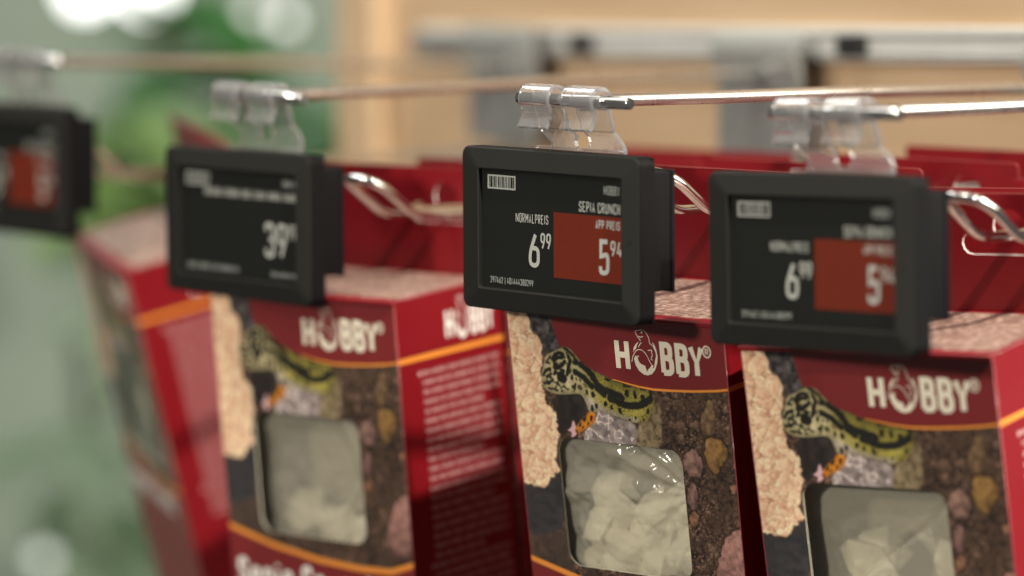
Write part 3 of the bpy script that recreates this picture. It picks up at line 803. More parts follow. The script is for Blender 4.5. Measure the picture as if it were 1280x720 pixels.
def draw_front(x, y):
    p = Pic(x, y)
    wx = x + .7 * (fbm(x * .9, y * .9, 61) - .5); wy = y + .7 * (fbm(x * .9 + 5, y * .9, 67) - .5)
    # soil: fine dark crumbs with small stones
    n = fbm(x * .7, y * .7, 1, 5); n2 = fbm(x * 2.3, y * 2.3, 8, 4)
    p.put(mixc((28, 21, 18), (84, 64, 50), np.clip((n * 1.5 + n2 * 1.1 - .85), 0, 1)), np.ones(x.shape))
    for cell, thr, k in ((.7, .72, 31), (1.2, .80, 35), (2.1, .86, 41), (3.4, .90, 47)):
        f1, f2, cid, dx, dy = voro(wx / cell, wy / cell * 1.1, k)
        on = (cid > thr) * np.clip((f2 - f1 - .10) * 5, 0, 1) * np.clip((.55 - f1) * 8, 0, 1)
        sh = np.clip(.55 + .9 * (dy - dx * .5) + .5 * (n2 - .5), 0, 1)
        hue = hash2(np.floor(cid * 997), np.floor(cid * 313), k)
        cc = mixc((52, 40, 34), (140, 108, 84), sh) * (1 - hue[:, None] * .5) + mixc((66, 50, 46), (140, 112, 104), sh) * hue[:, None] * .5
        p.put(cc * (.3 + 1.0 * np.clip(fbm(x * .16, y * .16, 2, 3) * 2.2 - .6, 0, 1))[:, None], on * .9)
    # right part towards the bottom is a little darker soil
    for P, c in STONES:
        d = sdf(x + 1.6 * (fbm(x * .7, y * .7, 71) - .5), y + 1.6 * (fbm(x * .7, y * .7, 77) - .5), smoothpoly(P, 1))
        rel = np.clip(-d / 2.6, 0, 1)
        cx = sum(q[0] for q in P) / len(P); cy = sum(q[1] for q in P) / len(P)
        sh = np.clip(.42 + .35 * rel + .05 * ((y - cy) - (x - cx) * .5) + 1.7 * (fbm(x * .8, y * .8, 81, 5) - .47), 0, 1.25)
        base = C255(c)[None, :] * (.35 + .95 * sh[:, None])
        p.put(np.tile(C255((26, 19, 16)), (len(x), 1)), cov(d - .5, .5) * .8)
        p.put(base, cov(d))
    # left: slate, flakes, grey rock
    bl = mixc((44, 36, 32), (86, 68, 58), np.clip(fbm(x * .5, y * .5, 91) + .5 * (n2 - .5), 0, 1))
    p.put(bl, cov(x + 25.5, 2.0) * cov(y + 70, 2.5) )
    d = sdf(x, y, smoothpoly(SLATE, 1))
    p.put(mixc((34, 33, 36), (62, 59, 60), np.clip(fbm(x * .35, y * .5, 93) + .3 * (n2 - .5), 0, 1)), cov(d, .4))
    d = sdf(x, y, smoothpoly(DARKROCK, 1))
    p.put(mixc((26, 23, 22), (58, 50, 46), np.clip(fbm(x * .5, y * .4, 95), 0, 1) ** 1.5), cov(d, .5))
    d = sdf(x, y, GRAYROCK)
    p.put(mixc((38, 34, 34), (112, 104, 104), np.clip(fbm(x * .6, y * .6, 97) * 1.5 - .4, 0, 1)), cov(d, .5))
    # crystal and tan rock below the gecko
    d = sdf(x, y, smoothpoly(CRYSTAL, 1))
    f1, f2, cid, dx, dy = voro(wx / 2.6, wy / 2.2, 51)
    t = np.clip(.25 + .5 * cid + .8 * (n - .5), 0, 1)
    c = mixc((84, 74, 72), (164, 152, 148), t)
    vein = np.clip((.05 - np.abs(fbm(x * .45, y * .45, 53, 5) - .47)) * 26, 0, 1) * (cid > .45)
    c = c * (1 - vein[:, None]) + C255((232, 208, 200))[None, :] * vein[:, None]
    p.put(c, cov(d, .4))
    d = sdf(x, y, smoothpoly(TANROCK, 1))
    c = mixc((72, 58, 40), (150, 134, 104), np.clip(n * 1.5 - .3 + .35 * (cid - .5), 0, 1))
    p.put(c, cov(d, .5))
    # flakes on the left edge
    d = sdf(x + 4.0 * (fbm(x * .45, y * .45, 43, 4) - .5), y + 2.0 * (fbm(x * .5, y * .5, 45, 3) - .5), FLAKES)
    p.put(np.tile(C255((92, 66, 50)), (len(x), 1)), cov(d - .3, .4) * .7)
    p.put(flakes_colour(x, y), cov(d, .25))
    # red band
    d = sdf(x, y, REDCURVE)
    redc = np.array(VEILED_FRONT_RED) / PGAIN
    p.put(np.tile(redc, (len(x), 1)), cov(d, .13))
    # gecko
    d = sdf(x, y, smoothpoly(GECKO, 2))
    g = Pic(x, y)
    hz = 1 / (1 + np.exp((x + 14 + .4 * (y + 20)) / 1.6))      # head / body blend
    f1, f2, cid, dx, dy = voro(x / .62, y / .55, 57)
    bead = np.clip(1.15 - f1 * 1.5, 0, 1)
    nb = fbm(x * .35, y * .35, 59)
    body = mixc((84, 78, 28), (176, 164, 80), np.clip(.15 + .75 * bead * (.35 + .65 * np.clip((-y - 20) / 12, 0, 1)) + .7 * (nb - .5), 0, 1))
    head = mixc((136, 126, 84), (206, 194, 154), np.clip(.35 + 1.2 * (fbm(x * .6, y * .6, 63) - .4), 0, 1))
    g.put(body, np.ones(x.shape)); g.put(head, hz)
    d2 = sdf(x, y, smoothpoly(BELLY, 1))
    g.put(mixc((128, 116, 100), (206, 196, 178), np.clip(.2 + .6 * bead + .5 * (nb - .5), 0, 1)), cov(d2, .8) * .9)
    jx = x + .75 * (fbm(x * 1.1, y * 1.1, 65, 3) - .5); jy = y + .75 * (fbm(x * 1.1 + 9, y * 1.1, 69, 3) - .5)
    blk = np.zeros(x.shape)
    for P, w in MARKS:
        dd = np.full(x.shape, 1e9)
        for i in range(len(P) - 1): dd = np.minimum(dd, seg_dist(jx, jy, P[i], P[i + 1]))
        blk = np.maximum(blk, cov(dd - w * .78, .22))
    f1h, f2h, cidh, _, _ = voro(jx / 2.5 + .3, jy / 2.3, 87)
    blk = np.maximum(blk, hz * (cidh > .25) * np.clip((f2h - f1h - .30) * 7, 0, 1) * cov(d + .7, .3))
    # shading of the round body: darker at the rim and below
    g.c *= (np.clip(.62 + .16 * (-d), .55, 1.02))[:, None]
    leg = sdf(x, y, smoothpoly(LEG, 2)); ft = sdf(x, y, smoothpoly(FOOT, 1))
    p.put(mixc((168, 130, 138), (216, 176, 180), np.clip(n2, 0, 1)), cov(ft, .2))
    p.put(mixc((150, 86, 20), (222, 146, 48), np.clip(.3 + .9 * bead * .5 + (nb - .5), 0, 1)) * np.clip(.7 + .3 * (-leg), .6, 1.05)[:, None], cov(leg, .2))
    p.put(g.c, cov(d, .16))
    p.put(mixc((16, 16, 14), (40, 38, 30), np.clip(n2 * 1.2 - .2, 0, 1)), blk * np.maximum(cov(d, .2), cov(leg, .2)))
    # below the lower arc: red again
    P = BOTTOMARC + [(44, -160), (-44, -160)]
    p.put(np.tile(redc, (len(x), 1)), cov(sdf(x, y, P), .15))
    # light colour print noise
    c = p.c * PGAIN * (1 + .06 * (hash2(np.floor(x * 4), np.floor(y * 4), 3)[:, None] - .5))
    return np.clip(c, 0, .9)

BW, BD, BH = 85.5, 48.9, 150.0
HWX = BW / 2
WIN = (-26.8, 22.4, -81.0, -40.2, 5.0)

def grid_print(name, x0, x1, z0, z1, step, to3, colour, keep=None):
    nx = int(round((x1 - x0) / step)) + 1; nz = int(round((z1 - z0) / step)) + 1
    xs = np.linspace(x0, x1, nx); zs = np.linspace(z0, z1, nz)
    X, Z = np.meshgrid(xs, zs); x = X.ravel().copy(); z = Z.ravel().copy()
    colr = colour(x, z)
    idx = np.arange(nx * nz).reshape(nz, nx)
    q = np.stack([idx[:-1, :-1], idx[:-1, 1:], idx[1:, 1:], idx[1:, :-1]], -1).reshape(-1, 4)
    if keep is not None:
        d = keep(x, z)                       # distance to the window edge, negative inside
        inside = (d < 0)
        allin = inside[q].all(1)
        q = q[~allin]
        # pull the vertices that fell inside onto the cut edge
        for _ in range(3):
            e = .02
            gx = (keep(x + e, z) - keep(x - e, z)) / (2 * e); gz = (keep(x, z + e) - keep(x, z - e)) / (2 * e)
            mv = inside & (d > -step * 1.5)
            x = np.where(mv, x - gx * d, x); z = np.where(mv, z - gz * d, z); d = keep(x, z)
    v = to3(x, z) * MM
    used = np.zeros(len(x), bool); used[q.ravel()] = True
    remap = np.cumsum(used) - 1
    v = v[used]; colr = colr[used]; q = remap[q]
    me = bpy.data.meshes.new(name)
    me.vertices.add(len(v)); me.vertices.foreach_set('co', v.astype(np.float32).ravel())
    me.loops.add(q.size); me.loops.foreach_set('vertex_index', q.astype(np.int32).ravel())
    me.polygons.add(len(q)); me.polygons.foreach_set('loop_start', np.arange(0, q.size, 4, dtype=np.int32))
    me.update(calc_edges=True)
    at = me.color_attributes.new('print', 'FLOAT_COLOR', 'POINT')
    at.data.foreach_set('color', np.concatenate([colr, np.ones((len(colr), 1))], 1).astype(np.float32).ravel())
    me.materials.append(M['print'])
    me.validate()
    return me

def rr_sdf(x, z):
    x0, x1, z0, z1, r = WIN
    cx, cz = (x0 + x1) / 2, (z0 + z1) / 2
    qx = np.abs(x - cx) - (x1 - x0) / 2 + r; qz = np.abs(z - cz) - (z1 - z0) / 2 + r
    return np.hypot(np.maximum(qx, 0), np.maximum(qz, 0)) + np.minimum(np.maximum(qx, qz), 0) - r

ZB = -104.0
def bulge(x, z): return -0.0 * x
FRONT_ME = grid_print('front_panel', -HWX, HWX, ZB, 0, .25, lambda x, z: np.stack([x, np.zeros_like(x), z], 1), draw_front, rr_sdf)

def draw_top(x, y):
    c = np.tile(np.array(RED), (len(x), 1))
    d = sdf(x + 1.5 * (fbm(x * .4, y * .5, 13) - .5), y + 2.2 * (fbm(x * .5, y * .5, 15) - .5), [(-HWX + 2.5, 4.2), (HWX - 2.5, 4.2), (HWX - 2.5, BD - 2), (-HWX + 2.5, BD - 2)])
    f1, f2, cid, dx, dy = voro((x + 2 * fbm(x * .3, y * .3, 4)) / 4.2, (y + 2.5 * fbm(x * .2, y * .3, 6)) / 1.9, 19)
    g1, g2, gid, ex, ey = voro(x / 2.4, (y + x * .2) / 1.0 + 3, 25)
    t = np.clip((f2 - f1) * 1.6, 0, 1) * .6 + .4 * np.clip((g2 - g1) * 1.8, 0, 1)
    fl = mixc((96, 70, 62), (206, 176, 160), np.clip(t * (.55 + .6 * cid), 0, 1))
    a = cov(d, .4)
    return np.clip(c * (1 - a[:, None]) + fl * a[:, None] * 1.05, 0, .9)
TOP_ME = grid_print('top_panel', -HWX, HWX, 0, BD, .35, lambda x, y: np.stack([x, y, np.zeros_like(x)], 1), draw_top)

def front_low():
    mb = MB(); mb.add([(-HWX, 0, -BH), (HWX, 0, -BH), (HWX, 0, ZB), (-HWX, 0, ZB)], [(0, 1, 2, 3)]); return mb

def f3(x, z, o=0.0): return (x, -0.06 - o, z)
def logo_mesh(to3, x0=0.0, z0=-17.1, sx=1.0, mark=True):
    """cream lettering with the egg emblem in place of the O"""
    mb = MB()
    def tr(p): return ((p[0] - 0.2) * sx + x0, p[1] + 17.1 + z0)
    for ch, a, w in (('H', .2, 5.7), ('B', 17.9, 5.1), ('B', 23.7, 5.2), ('Y', 28.9, 5.9)):
        v, f = glyph(ch, a, -17.3, w, 10.4, 1.85)
        mb.add([to3(*tr(p), p[2]) for p in v], f)
    EGG1 = [(7.5, -13.1), (8.0, -15.0), (9.2, -16.7), (10.8, -17.6), (12.2, -17.8), (14.0, -17.3), (15.5, -15.8), (16.6, -13.5), (16.9, -11.6), (16.7, -10.0), (16.2, -8.4), (15.3, -7.2), (15.7, -8.7), (16.2, -10.3), (16.3, -11.6), (15.9, -12.5), (15.6, -13.5), (15.2, -15.0), (14.6, -15.5), (14.9, -14.4), (14.3, -14.5), (13.5, -15.3), (12.5, -16.2), (12.1, -16.8), (12.0, -16.1), (11.7, -14.9), (10.5, -14.6), (9.7, -14.1), (9.2, -13.4), (9.1, -12.7), (8.7, -12.2), (8.2, -12.0)]
    EGG2 = [(7.4, -11.2), (7.8, -9.6), (8.8, -8.3), (10.1, -7.5), (9.3, -8.5), (8.8, -9.7), (7.8, -10.5)]
    LINES = [[(10.8, -7.3), (9.8, -6.1), (8.9, -4.8), (9.3, -4.2), (10.4, -4.1), (11.6, -3.7), (12.8, -4.1), (13.7, -5.3), (14.2, -6.6), (14.2, -7.6)], [(6.6, -14.0), (7.2, -12.2), (8.5, -10.5), (9.8, -9.9), (11.4, -10.2), (12.6, -11.4), (13.4, -13.0), (14.3, -14.5)], [(9.7, -9.3), (10.3, -8.4), (11.1, -7.8)], [(13.3, -10.0), (15.0, -9.8), (14.6, -10.7), (15.0, -11.2), (14.2, -12.6), (14.8, -13.0)], [(10.1, -5.9), (11.0, -6.2), (11.9, -5.8)], [(14.2, -7.8), (15.4, -8.4), (16.1, -9.8)], [(8.8, -12.6), (9.2, -11.9), (9.6, -12.3)]]
    for P in (EGG1, EGG2):
        v, f = poly_fan(P); mb.add([to3(*tr(p)) for p in v], f)
    for P in LINES:
        v, f = stroke2d(round2d([q + (1,) for q in P], .8), .26); mb.add([to3(*tr(p), .01) for p in v], f)
    e = [(11.5 + .33 * math.cos(a), -4.6 + .4 * math.sin(a)) for a in np.linspace(0, 2 * math.pi, 9)[:-1]]
    mb.add([to3(*tr(p)) for p in e], [tuple(range(8))])
    if mark:
        c = [(36.0 + 1.45 * math.cos(a), -8.8 + 1.7 * math.sin(a)) for a in np.linspace(0, 2 * math.pi, 25)]
        v, f = stroke2d(c, .45); mb.add([to3(*tr(p)) for p in v], f)
        v, f = glyph('R', 35.35, -9.75, 1.3, 1.9, .34); mb.add([to3(*tr(p), p[2]) for p in v], f)
    return mb

def arc_mesh(P, t0, t1):
    mb = MB(); pts = []
    for i in range(len(P) - 1):
        for k in range(6):
            u = k / 6; pts.append((P[i][0] * (1 - u) + P[i + 1][0] * u, P[i][1] * (1 - u) + P[i + 1][1] * u))
    pts.append(P[-1])
    vs = []; n = len(pts)
    for i, p in enumerate(pts):
        t = t0 + (t1 - t0) * min(1, i / n * 2.2)
        vs += [f3(p[0], p[1] + t / 2, .02), f3(p[0], p[1] - t / 2, .02)]
    mb.add(vs, [(2 * i, 2 * i + 1, 2 * i + 3, 2 * i + 2) for i in range(n - 1)])
    return mb

def side_mesh(sgn):
    mb = MB(); x = HWX * sgn
    q = [(x, 0, -BH), (x, BD, -BH), (x, BD, 0), (x, 0, 0)]
    mb.add(q, [(0, 1, 2, 3)] if sgn > 0 else [(3, 2, 1, 0)])
    return mb

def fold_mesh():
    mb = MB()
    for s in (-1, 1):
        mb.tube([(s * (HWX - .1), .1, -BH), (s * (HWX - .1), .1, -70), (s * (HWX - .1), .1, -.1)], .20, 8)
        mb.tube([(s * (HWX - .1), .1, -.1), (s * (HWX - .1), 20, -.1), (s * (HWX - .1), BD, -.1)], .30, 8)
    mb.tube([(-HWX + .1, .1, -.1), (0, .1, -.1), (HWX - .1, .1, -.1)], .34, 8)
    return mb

def lip_mesh():
    mb = MB(); mb.box(-HWX - .15, HWX + .15, -1.15, .05, -1.1, .12, bev=.3); return mb

SLOT_X, CARD_H = 22.0, 35.2
def slot_outline():
    c = SLOT_X; pts = []
    w = 16.5
    # euro slot: long slot with a raised round middle
    for k in range(7):
        a = R(-90 + 180 * k / 6); pts.append((c + w - 3.2 + 3.2 * math.cos(a), 20.2 + 3.2 * math.sin(a)))
    for k in range(11):
        a = R(-20 + 220 * k / 10); pts.append((c + 5.4 * math.cos(a), 25.2 + 5.4 * math.sin(a)))
    for k in range(7):
        a = R(90 + 180 * k / 6); pts.append((c - w + 3.2 + 3.2 * math.cos(a), 20.2 + 3.2 * math.sin(a)))
    return pts

def header_mesh():
    outer = rrect(-HWX, HWX, 0, CARD_H, 1.6, 4)
    inner = slot_outline()
    bm = bmesh.new()
    def loop(P):
        vs = [bm.verts.new((p[0], 0, p[1])) for p in P]
        return [bm.edges.new((vs[i], vs[(i + 1) % len(vs)])) for i in range(len(vs))]
    es = loop(outer) + loop(inner)
    bmesh.ops.triangle_fill(bm, edges=es, use_beauty=True)
    bm.verts.index_update()
    v = [tuple(w.co) for w in bm.verts]; f = [[w.index for w in q.verts] for q in bm.faces]
    bm.free()
    mb = MB()
    y0, y1 = BD - .25, BD + .35
    mb.add([(a, y0, c) for a, b, c in v], f); mb.add([(a, y1, c) for a, b, c in v], f)
    for P, mi in ((outer, 2), (inner, 1)):
        k = len(P)
        mb.add([(p[0], y0, p[1]) for p in P] + [(p[0], y1, p[1]) for p in P], [(i, (i + 1) % k, k + (i + 1) % k, k + i) for i in range(k)], mi)
    # lower part: back of the box
    mb.add([(-HWX, BD, -BH), (HWX, BD, -BH), (HWX, BD, 0), (-HWX, BD, 0)], [(0, 1, 2, 3)])
    return mb

def side_print():
    mb = MB()
    def s3(y, z, o=0.0): return (HWX + .06 + o, y, z)
    for k, z in enumerate(np.arange(-25.6, -100, -3.15)):
        if k in (0, 20):
            mb.add([s3(8.6, z), s3(9.9, z), s3(9.9, z + 1.4), s3(8.6, z + 1.4)], [(0, 1, 2, 3)])
        end = 45.5 - (0 if k % 5 != 4 else random.Random(k).uniform(4, 16))
        pseudo_line(mb, 10.6, end, z, z + 1.55, 100 + k, s3)
    return mb

def bag_mesh(seed, style):
    """crumpled bag skin behind the window"""
    nx, nz = 110, 100
    xs = np.linspace(-38, 30, nx); zs = np.linspace(-90, -33, nz)
    X, Z = np.meshgrid(xs, zs); x = X.ravel(); z = Z.ravel()
    def ridge(a, b, k, w): return 1 - np.abs(2 * fbm(a, b, k, 3) - .9) * w
    y = 3.6 - 1.6 * np.exp(-((x + 2) / 22) ** 2 - ((z + 66) / 20) ** 2)
    y = y - 1.6 * (fbm(x * .09 + seed, z * .09, seed) - .5) * 2
    def creases(cell, k, ang):
        ca, sa = math.cos(ang), math.sin(ang)
        wx = x + 3 * (fbm(x * .1, z * .1, k + 1, 2) - .5); wz = z + 3 * (fbm(x * .1 + 4, z * .1, k + 2, 2) - .5)
        f1, f2, cid, dx, dz = voro((wx * ca + wz * sa) / cell, (-wx * sa + wz * ca) / cell * .6, k)
        # every facet a tilted plane, sharp where two meet
        return (f2 - f1) + 1.1 * ((cid - .5) * dx + (hash2(np.floor(cid * 777), np.floor(cid * 91), 3) - .5) * dz)
    ang = np.arctan2(z + 54, 24 - x); rad = np.hypot(24 - x, z + 54)
    fan = np.clip(rad / 20, 0, 1) * np.abs(((ang * 2.6 + .5 * fbm(x * .06, z * .06, seed + 3, 2)) % 1.0) - .5) * 2
    if style == 'full':
        up_ = np.clip((z + 68) / 10, 0, 1)
        y = y - 2.0 * fan * up_ - 1.7 * creases(11, seed + 7, .5) * (1 - .6 * up_) - .5 * creases(5, seed + 11, 1.2)
    elif style == 'edge':
        d = (x - 4) * .78 - (z + 62) * .15 + 4.5 * np.sin((z + 50) * .13)
        on = 1 / (1 + np.exp(-(d - 7) * 1.1))
        y = y + 2.5 - 5.2 * on - .9 * creases(12, seed + 7, .4) * on
    else:
        d = (z + 62) - (x - 2) * .75
        on = 1 / (1 + np.exp((d - 3) * .9))
        y = y + 3.5 - 5.2 * on - 1.3 * creases(12, seed + 5, .9) * on
    y = np.clip(y, .9, 13)
    idx = np.arange(nx * nz).reshape(nz, nx)
    q = np.stack([idx[:-1, :-1], idx[:-1, 1:], idx[1:, 1:], idx[1:, :-1]], -1).reshape(-1, 4)
    me = bpy.data.meshes.new('bag')
    me.from_pydata((np.stack([x, y, z], 1) * MM).tolist(), [], q.tolist())
    me.materials.append(M['bag'])
    me.polygons.foreach_set('use_smooth', [True] * len(me.polygons))
    me.update()
    return me

def chunk_mesh(seed):
    rnd = random.Random(seed)
    bm = bmesh.new()
    bmesh.ops.create_icosphere(bm, subdivisions=1, radius=1.0)
    for v in bm.verts:
        v.co = v.co * (1 + rnd.uniform(-.32, .25))
        v.co.y *= .55
    me = bpy.data.meshes.new('cuttlebone_piece'); bm.to_mesh(me); bm.free()
    me.transform(Matrix.Scale(MM, 4))
    me.materials.append(M['bone'])
    return me
CHUNKS = [chunk_mesh(k) for k in range(6)]

SHARED = {}
def make_box(name, pose, label, full=True, style='full', seed=1, group='red sepia boxes hanging on the hooks', size=1.0):
    x, y, z, yaw, pit, rol = pose
    root = empty(name, (x * MM, y * MM, z * MM), (R(pit), R(rol), R(yaw)))
    root.scale = (size, size, size)
    tag(root, label, 'box', group)
    def part(key, nm, fn, mats, par=root, **kw):
        if key in SHARED:
            o = link(nm, SHARED[key], par)
        else:
            o = fn().build(nm, mats, par, **kw); SHARED[key] = o.data
        return o
    fr = link('front_panel', FRONT_ME, root)
    tp = link('top_panel', TOP_ME, root)
    sp = part('sideR', 'side_panel', lambda: side_mesh(1), M['red'])
    part('sideL', 'side_panel', lambda: side_mesh(-1), M['red'])
    part('head', 'hang_card', header_mesh, [M['red'], M['paper'], M['edge']])
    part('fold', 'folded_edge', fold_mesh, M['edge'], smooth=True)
    part('lip', 'lid_lip', lip_mesh, M['red'])
    part('logo', 'brand_logo', lambda: logo_mesh(f3), M['cream'], fr)
    part('arc1', 'orange_line', lambda: arc_mesh(TOPARC, .25, .75), M['orange'], fr)
    def so():
        mb = MB(); X = HWX + .06
        mb.add([(X, 0, -20.6), (X, BD, -20.6), (X, BD, -18.9), (X, 0, -18.9)], [(0, 1, 2, 3)]); return mb
    part('sarc', 'orange_line', so, M['orange'], sp)
    part('slogo', 'brand_logo', lambda: logo_mesh(lambda a, b, o=0.0: (HWX + .07 + o, a, b), 22.5, -16.2, .66, False), M['white'], sp)
    part('stext', 'small_print', side_print, M['pink'], sp)
    if full:
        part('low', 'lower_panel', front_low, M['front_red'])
        part('arc2', 'orange_line', lambda: arc_mesh(BOTTOMARC, 1.7, 1.9), M['orange'], fr)
        def nm():
            mb = MB(); text2d(mb, 'Sepia Crunch', -40.2, -100.5, 66, 9.6, 1.9, f3, .2); return mb
        part('name', 'product_name', nm, M['white'], fr)
        def fl():
            mb = MB(); x0, x1, z0, z1, r = WIN
            P = rrect(x0 - 1, x1 + 1, z0 - 1, z1 + 1, 5.5)
            mb.add([(p[0], .35, p[1]) for p in P], [tuple(range(len(P)))]); return mb
        part('film', 'window_film', fl, M['film'])
        def ce():
            mb = MB(); P = rrect(*WIN[:4], WIN[4], 8); k = len(P)
            mb.add([(p[0], 0.0, p[1]) for p in P] + [(p[0], .45, p[1]) for p in P], [(i, (i + 1) % k, k + (i + 1) % k, k + i) for i in range(k)]); return mb
        part('cut', 'window_edge', ce, M['bone'])
        def li():
            mb = MB(); mb.box(-HWX + .8, HWX - .8, 26, 26.5, -104, -22)
            mb.box(-HWX + .5, -HWX + .8, 1.0, 26, -104, -22); mb.box(HWX - .8, HWX - .5, 1.0, 26, -104, -22); mb.box(-HWX + .8, HWX - .8, 1, 26, -104.5, -104); return mb
        part('lin', 'lining', li, M['card'])
        bag = link('bag', bag_mesh(seed, style), root)
        rnd = random.Random(seed * 7 + 1)
        n = {'full': 20, 'edge': 7, 'low': 12}[style]
        for k in range(n):
            o = link('cuttlebone_piece', CHUNKS[k % 6], bag)
            s = rnd.uniform(6, 10.5)
            if style == 'full': px, pz = -22 + 44 * ((k * .618) % 1) + rnd.uniform(-2, 2), -84 + 26 * (k / n) + rnd.uniform(-3, 3)
            elif style == 'edge': px, pz = rnd.uniform(-24, 24), rnd.uniform(-86, -76)
            else: px, pz = rnd.uniform(-22, 24), rnd.uniform(-86, -64)
            o.location = (px * MM, ({'full': 5.2, 'edge': 12, 'low': 6.0}[style] + s * .45 + rnd.uniform(0, 2.5)) * MM, pz * MM)
            o.scale = (s, s, s * rnd.uniform(.7, 1.2)); o.rotation_euler = (rnd.uniform(-.4, .4), rnd.uniform(0, 6), rnd.uniform(-.4, .4))
    return root

BOXES = [(-354.9, 82.52, -30.82, -21.849, 14.77, 5.211), (-145.33, 18.75, -28.46, 7.123, 5.791, -0.166), (5.42, 19.44, -24.35, 8.06, 8.894, 0.316), (97.76, 30.93, -28.41, 11.861, 9.463, -1.821)]
BSCALE = [0.988, 0.991, 0.974, 0.974]
FLAB = ['askew red box hanging alone on its hook, turned away, heavily blurred', 'red box with empty looking window below the label priced 39',
        'sharp red box with spotted gecko picture and crumpled bag in its window', 'slightly blurred red gecko box with its side panel lit bright pinkish red']
STY = ['low', 'edge', 'full', 'low']
for i in range(4):
    make_box('product_box', BOXES[i], FLAB[i], True, STY[i], 3 + i * 5, size=BSCALE[i])
ORD = ['second', 'third', 'fourth']
WHICH = {1: 'below the label priced 39', 2: 'below the sharp 5.94 label', 3: 'below the blurred 5.94 label'}
for i in (1, 2, 3):
    rnd = random.Random(i)
    x, y, z, yaw, pit, rol = BOXES[i]
    for k in range(1, 4):
        d = 50.5 * k + 1.5
        a = R(yaw)
        make_box('product_box', (x - math.sin(a) * d, y + math.cos(a) * d, z + rnd.uniform(-.4, .6), yaw + rnd.uniform(-1.2, .4) - .5 * k, pit * .85 + rnd.uniform(-.5, .5), rol),
                 'red box %s in line on the hook %s' % (ORD[k - 1], WHICH[i]), False, group='boxes queued behind the front boxes', size=BSCALE[i])

# ------------------------------------------------------------------ blurred background at the left: plants before a pale wall
bd = MB()
C0 = Vector((-2064, 1318, -225)); RT = Vector((0.64137942, 0.76722386, 0))
bd.box(-1400, 1400, 0, 20, -900, 900)
back = bd.build('back_wall', pmat('pale_green_glass_wall', (0.20, 0.255, 0.205), 0.5, noise=(4, 0.45)))
back.location = tuple(C0 * MM); back.rotation_euler = (0, 0, math.atan2(RT.y, RT.x))
tag(back, kind='structure')

def leaf_mesh(L, W, bend, mat):
    n = 8; vs = []; fs = []
    for i in range(n + 1):
        t = i / n; w = W * (math.sin(math.pi * min(1, t * .93 + .05)) ** .8)
        zz = -bend * t * t * L; yy = L * t * (1 - .25 * bend * t)
        vs += [(-w / 2, yy, zz + .12 * w), (0, yy, zz), (w / 2, yy, zz + .12 * w)]
    for i in range(n):
        a = 3 * i
        fs += [(a, a + 1, a + 4, a + 3), (a + 1, a + 2, a + 5, a + 4)]
    return mesh('leaf', [tuple(c * MM for c in v) for v in vs], fs, mat, smooth=True)

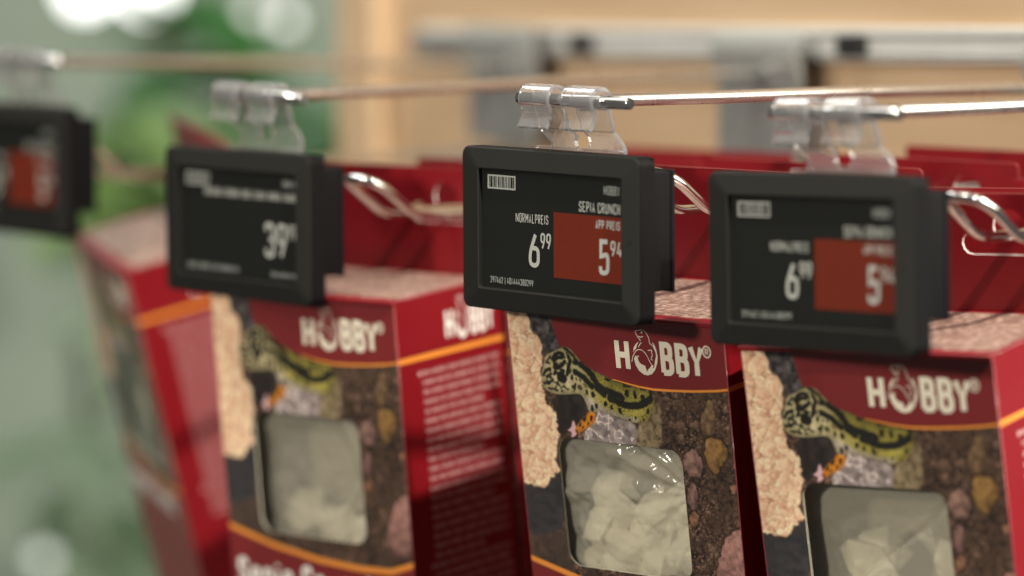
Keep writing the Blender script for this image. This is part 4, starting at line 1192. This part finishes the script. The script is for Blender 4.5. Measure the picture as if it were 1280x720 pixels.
def plant(name, label, base, h, n, L, W, colr, seed, spread=1.0):
    root = empty(name, tuple(Vector(base)))
    tag(root, label, 'plant', 'leafy plants in the blurred background')
    m = pmat(name + '_leaf', colr, 0.4, noise=(12, 0.3))
    nt = m.node_tree                                   # thin leaf: light comes through
    tl = nt.nodes.new('ShaderNodeBsdfTranslucent'); tl.inputs['Color'].default_value = (*[min(1, c * 1.5) for c in colr], 1)
    mx = nt.nodes.new('ShaderNodeMixShader'); mx.inputs[0].default_value = 0.45
    nt.links.new(nt.nodes['Principled BSDF'].outputs[0], mx.inputs[1]); nt.links.new(tl.outputs[0], mx.inputs[2])
    nt.links.new(mx.outputs[0], nt.nodes['Material Output'].inputs['Surface'])
    mb = MB(); mb.tube([(0, 0, 0), (8, 5, h * .5), (0, 0, h)], 6, 8); mb.build('stem', pmat(name + '_stem', (0.10, 0.12, 0.05), 0.6, noise=(30, .2)), root)
    lm = leaf_mesh(L, W, .8, m)
    rnd = random.Random(seed)
    for k in range(n):
        o = link('leaf', lm, root)
        hz = h * (.25 + .75 * rnd.random())
        o.location = (0, 0, hz * MM)
        o.rotation_euler = (R(rnd.uniform(-20, 60)) * spread, R(rnd.uniform(-30, 30)), k * 2.4 + rnd.uniform(-.4, .4))
        s = rnd.uniform(.7, 1.15); o.scale = (s, s, s)
    return root
plant('broad_leaf_plant', 'dark green broad leaved plant below the white lamps', (-1.345, 0.802, -0.13), 170, 16, 95, 52, (0.045, 0.15, 0.04), 3)
plant('tall_leaf_plant', 'mid green leafy plant beside the edge of the wooden wall', (-1.30, 0.88, -0.24), 210, 46, 125, 74, (0.12, 0.235, 0.125), 5)
plant('bright_leaf_plant', 'yellow green plant beside the very blurred price label', (-1.19, 0.68, -0.16), 140, 26, 85, 52, (0.18, 0.29, 0.10), 8)
plant('low_leaf_plant', 'pale green plant low beside the askew box', (-1.44, 0.80, -0.42), 230, 18, 100, 46, (0.34, 0.45, 0.32), 11)

def lamp(loc, r, strength, label, colr=(1, 1, .97)):
    root = empty('background_lamp', loc)
    tag(root, label, 'lamp', 'lit lamps in the blurred background')
    m, nt, b = new_mat('lamp_glow')
    b.inputs['Base Color'].default_value = (.8, .8, .8, 1)
    b.inputs['Emission Color'].default_value = (*colr, 1); b.inputs['Emission Strength'].default_value = strength
    bm = bmesh.new(); bmesh.ops.create_uvsphere(bm, u_segments=16, v_segments=10, radius=r)
    me = bpy.data.meshes.new('bulb'); bm.to_mesh(me); bm.free(); me.materials.append(m)
    link('bulb', me, root)
    mb = MB(); k = r / MM
    mb.tube([(0, 0, k * .9), (0, 0, k * 1.4), (0, 0, k * 2.2)], k * .45, 10); mb.build('socket', M['steel'], root)
lamp((-1.631, 0.933, 0.050), 0.017, 3.5, 'bright white lamp glowing above the dark green plant')
lamp((-1.601, 0.969, 0.052), 0.021, 3.5, 'largest bright white lamp above the dark green plant')
lamp((-1.453, 0.987, 0.028), 0.006, 1.6, 'small white lamp near the edge of the wooden wall')
lamp((-1.631, 1.088, 0.030), 0.008, .9, 'faint pale lamp between the brightest lamps and the wooden wall')
lamp((-1.456, 0.777, -0.345), 0.007, 1.0, 'small white lamp low beside the pale green plant')
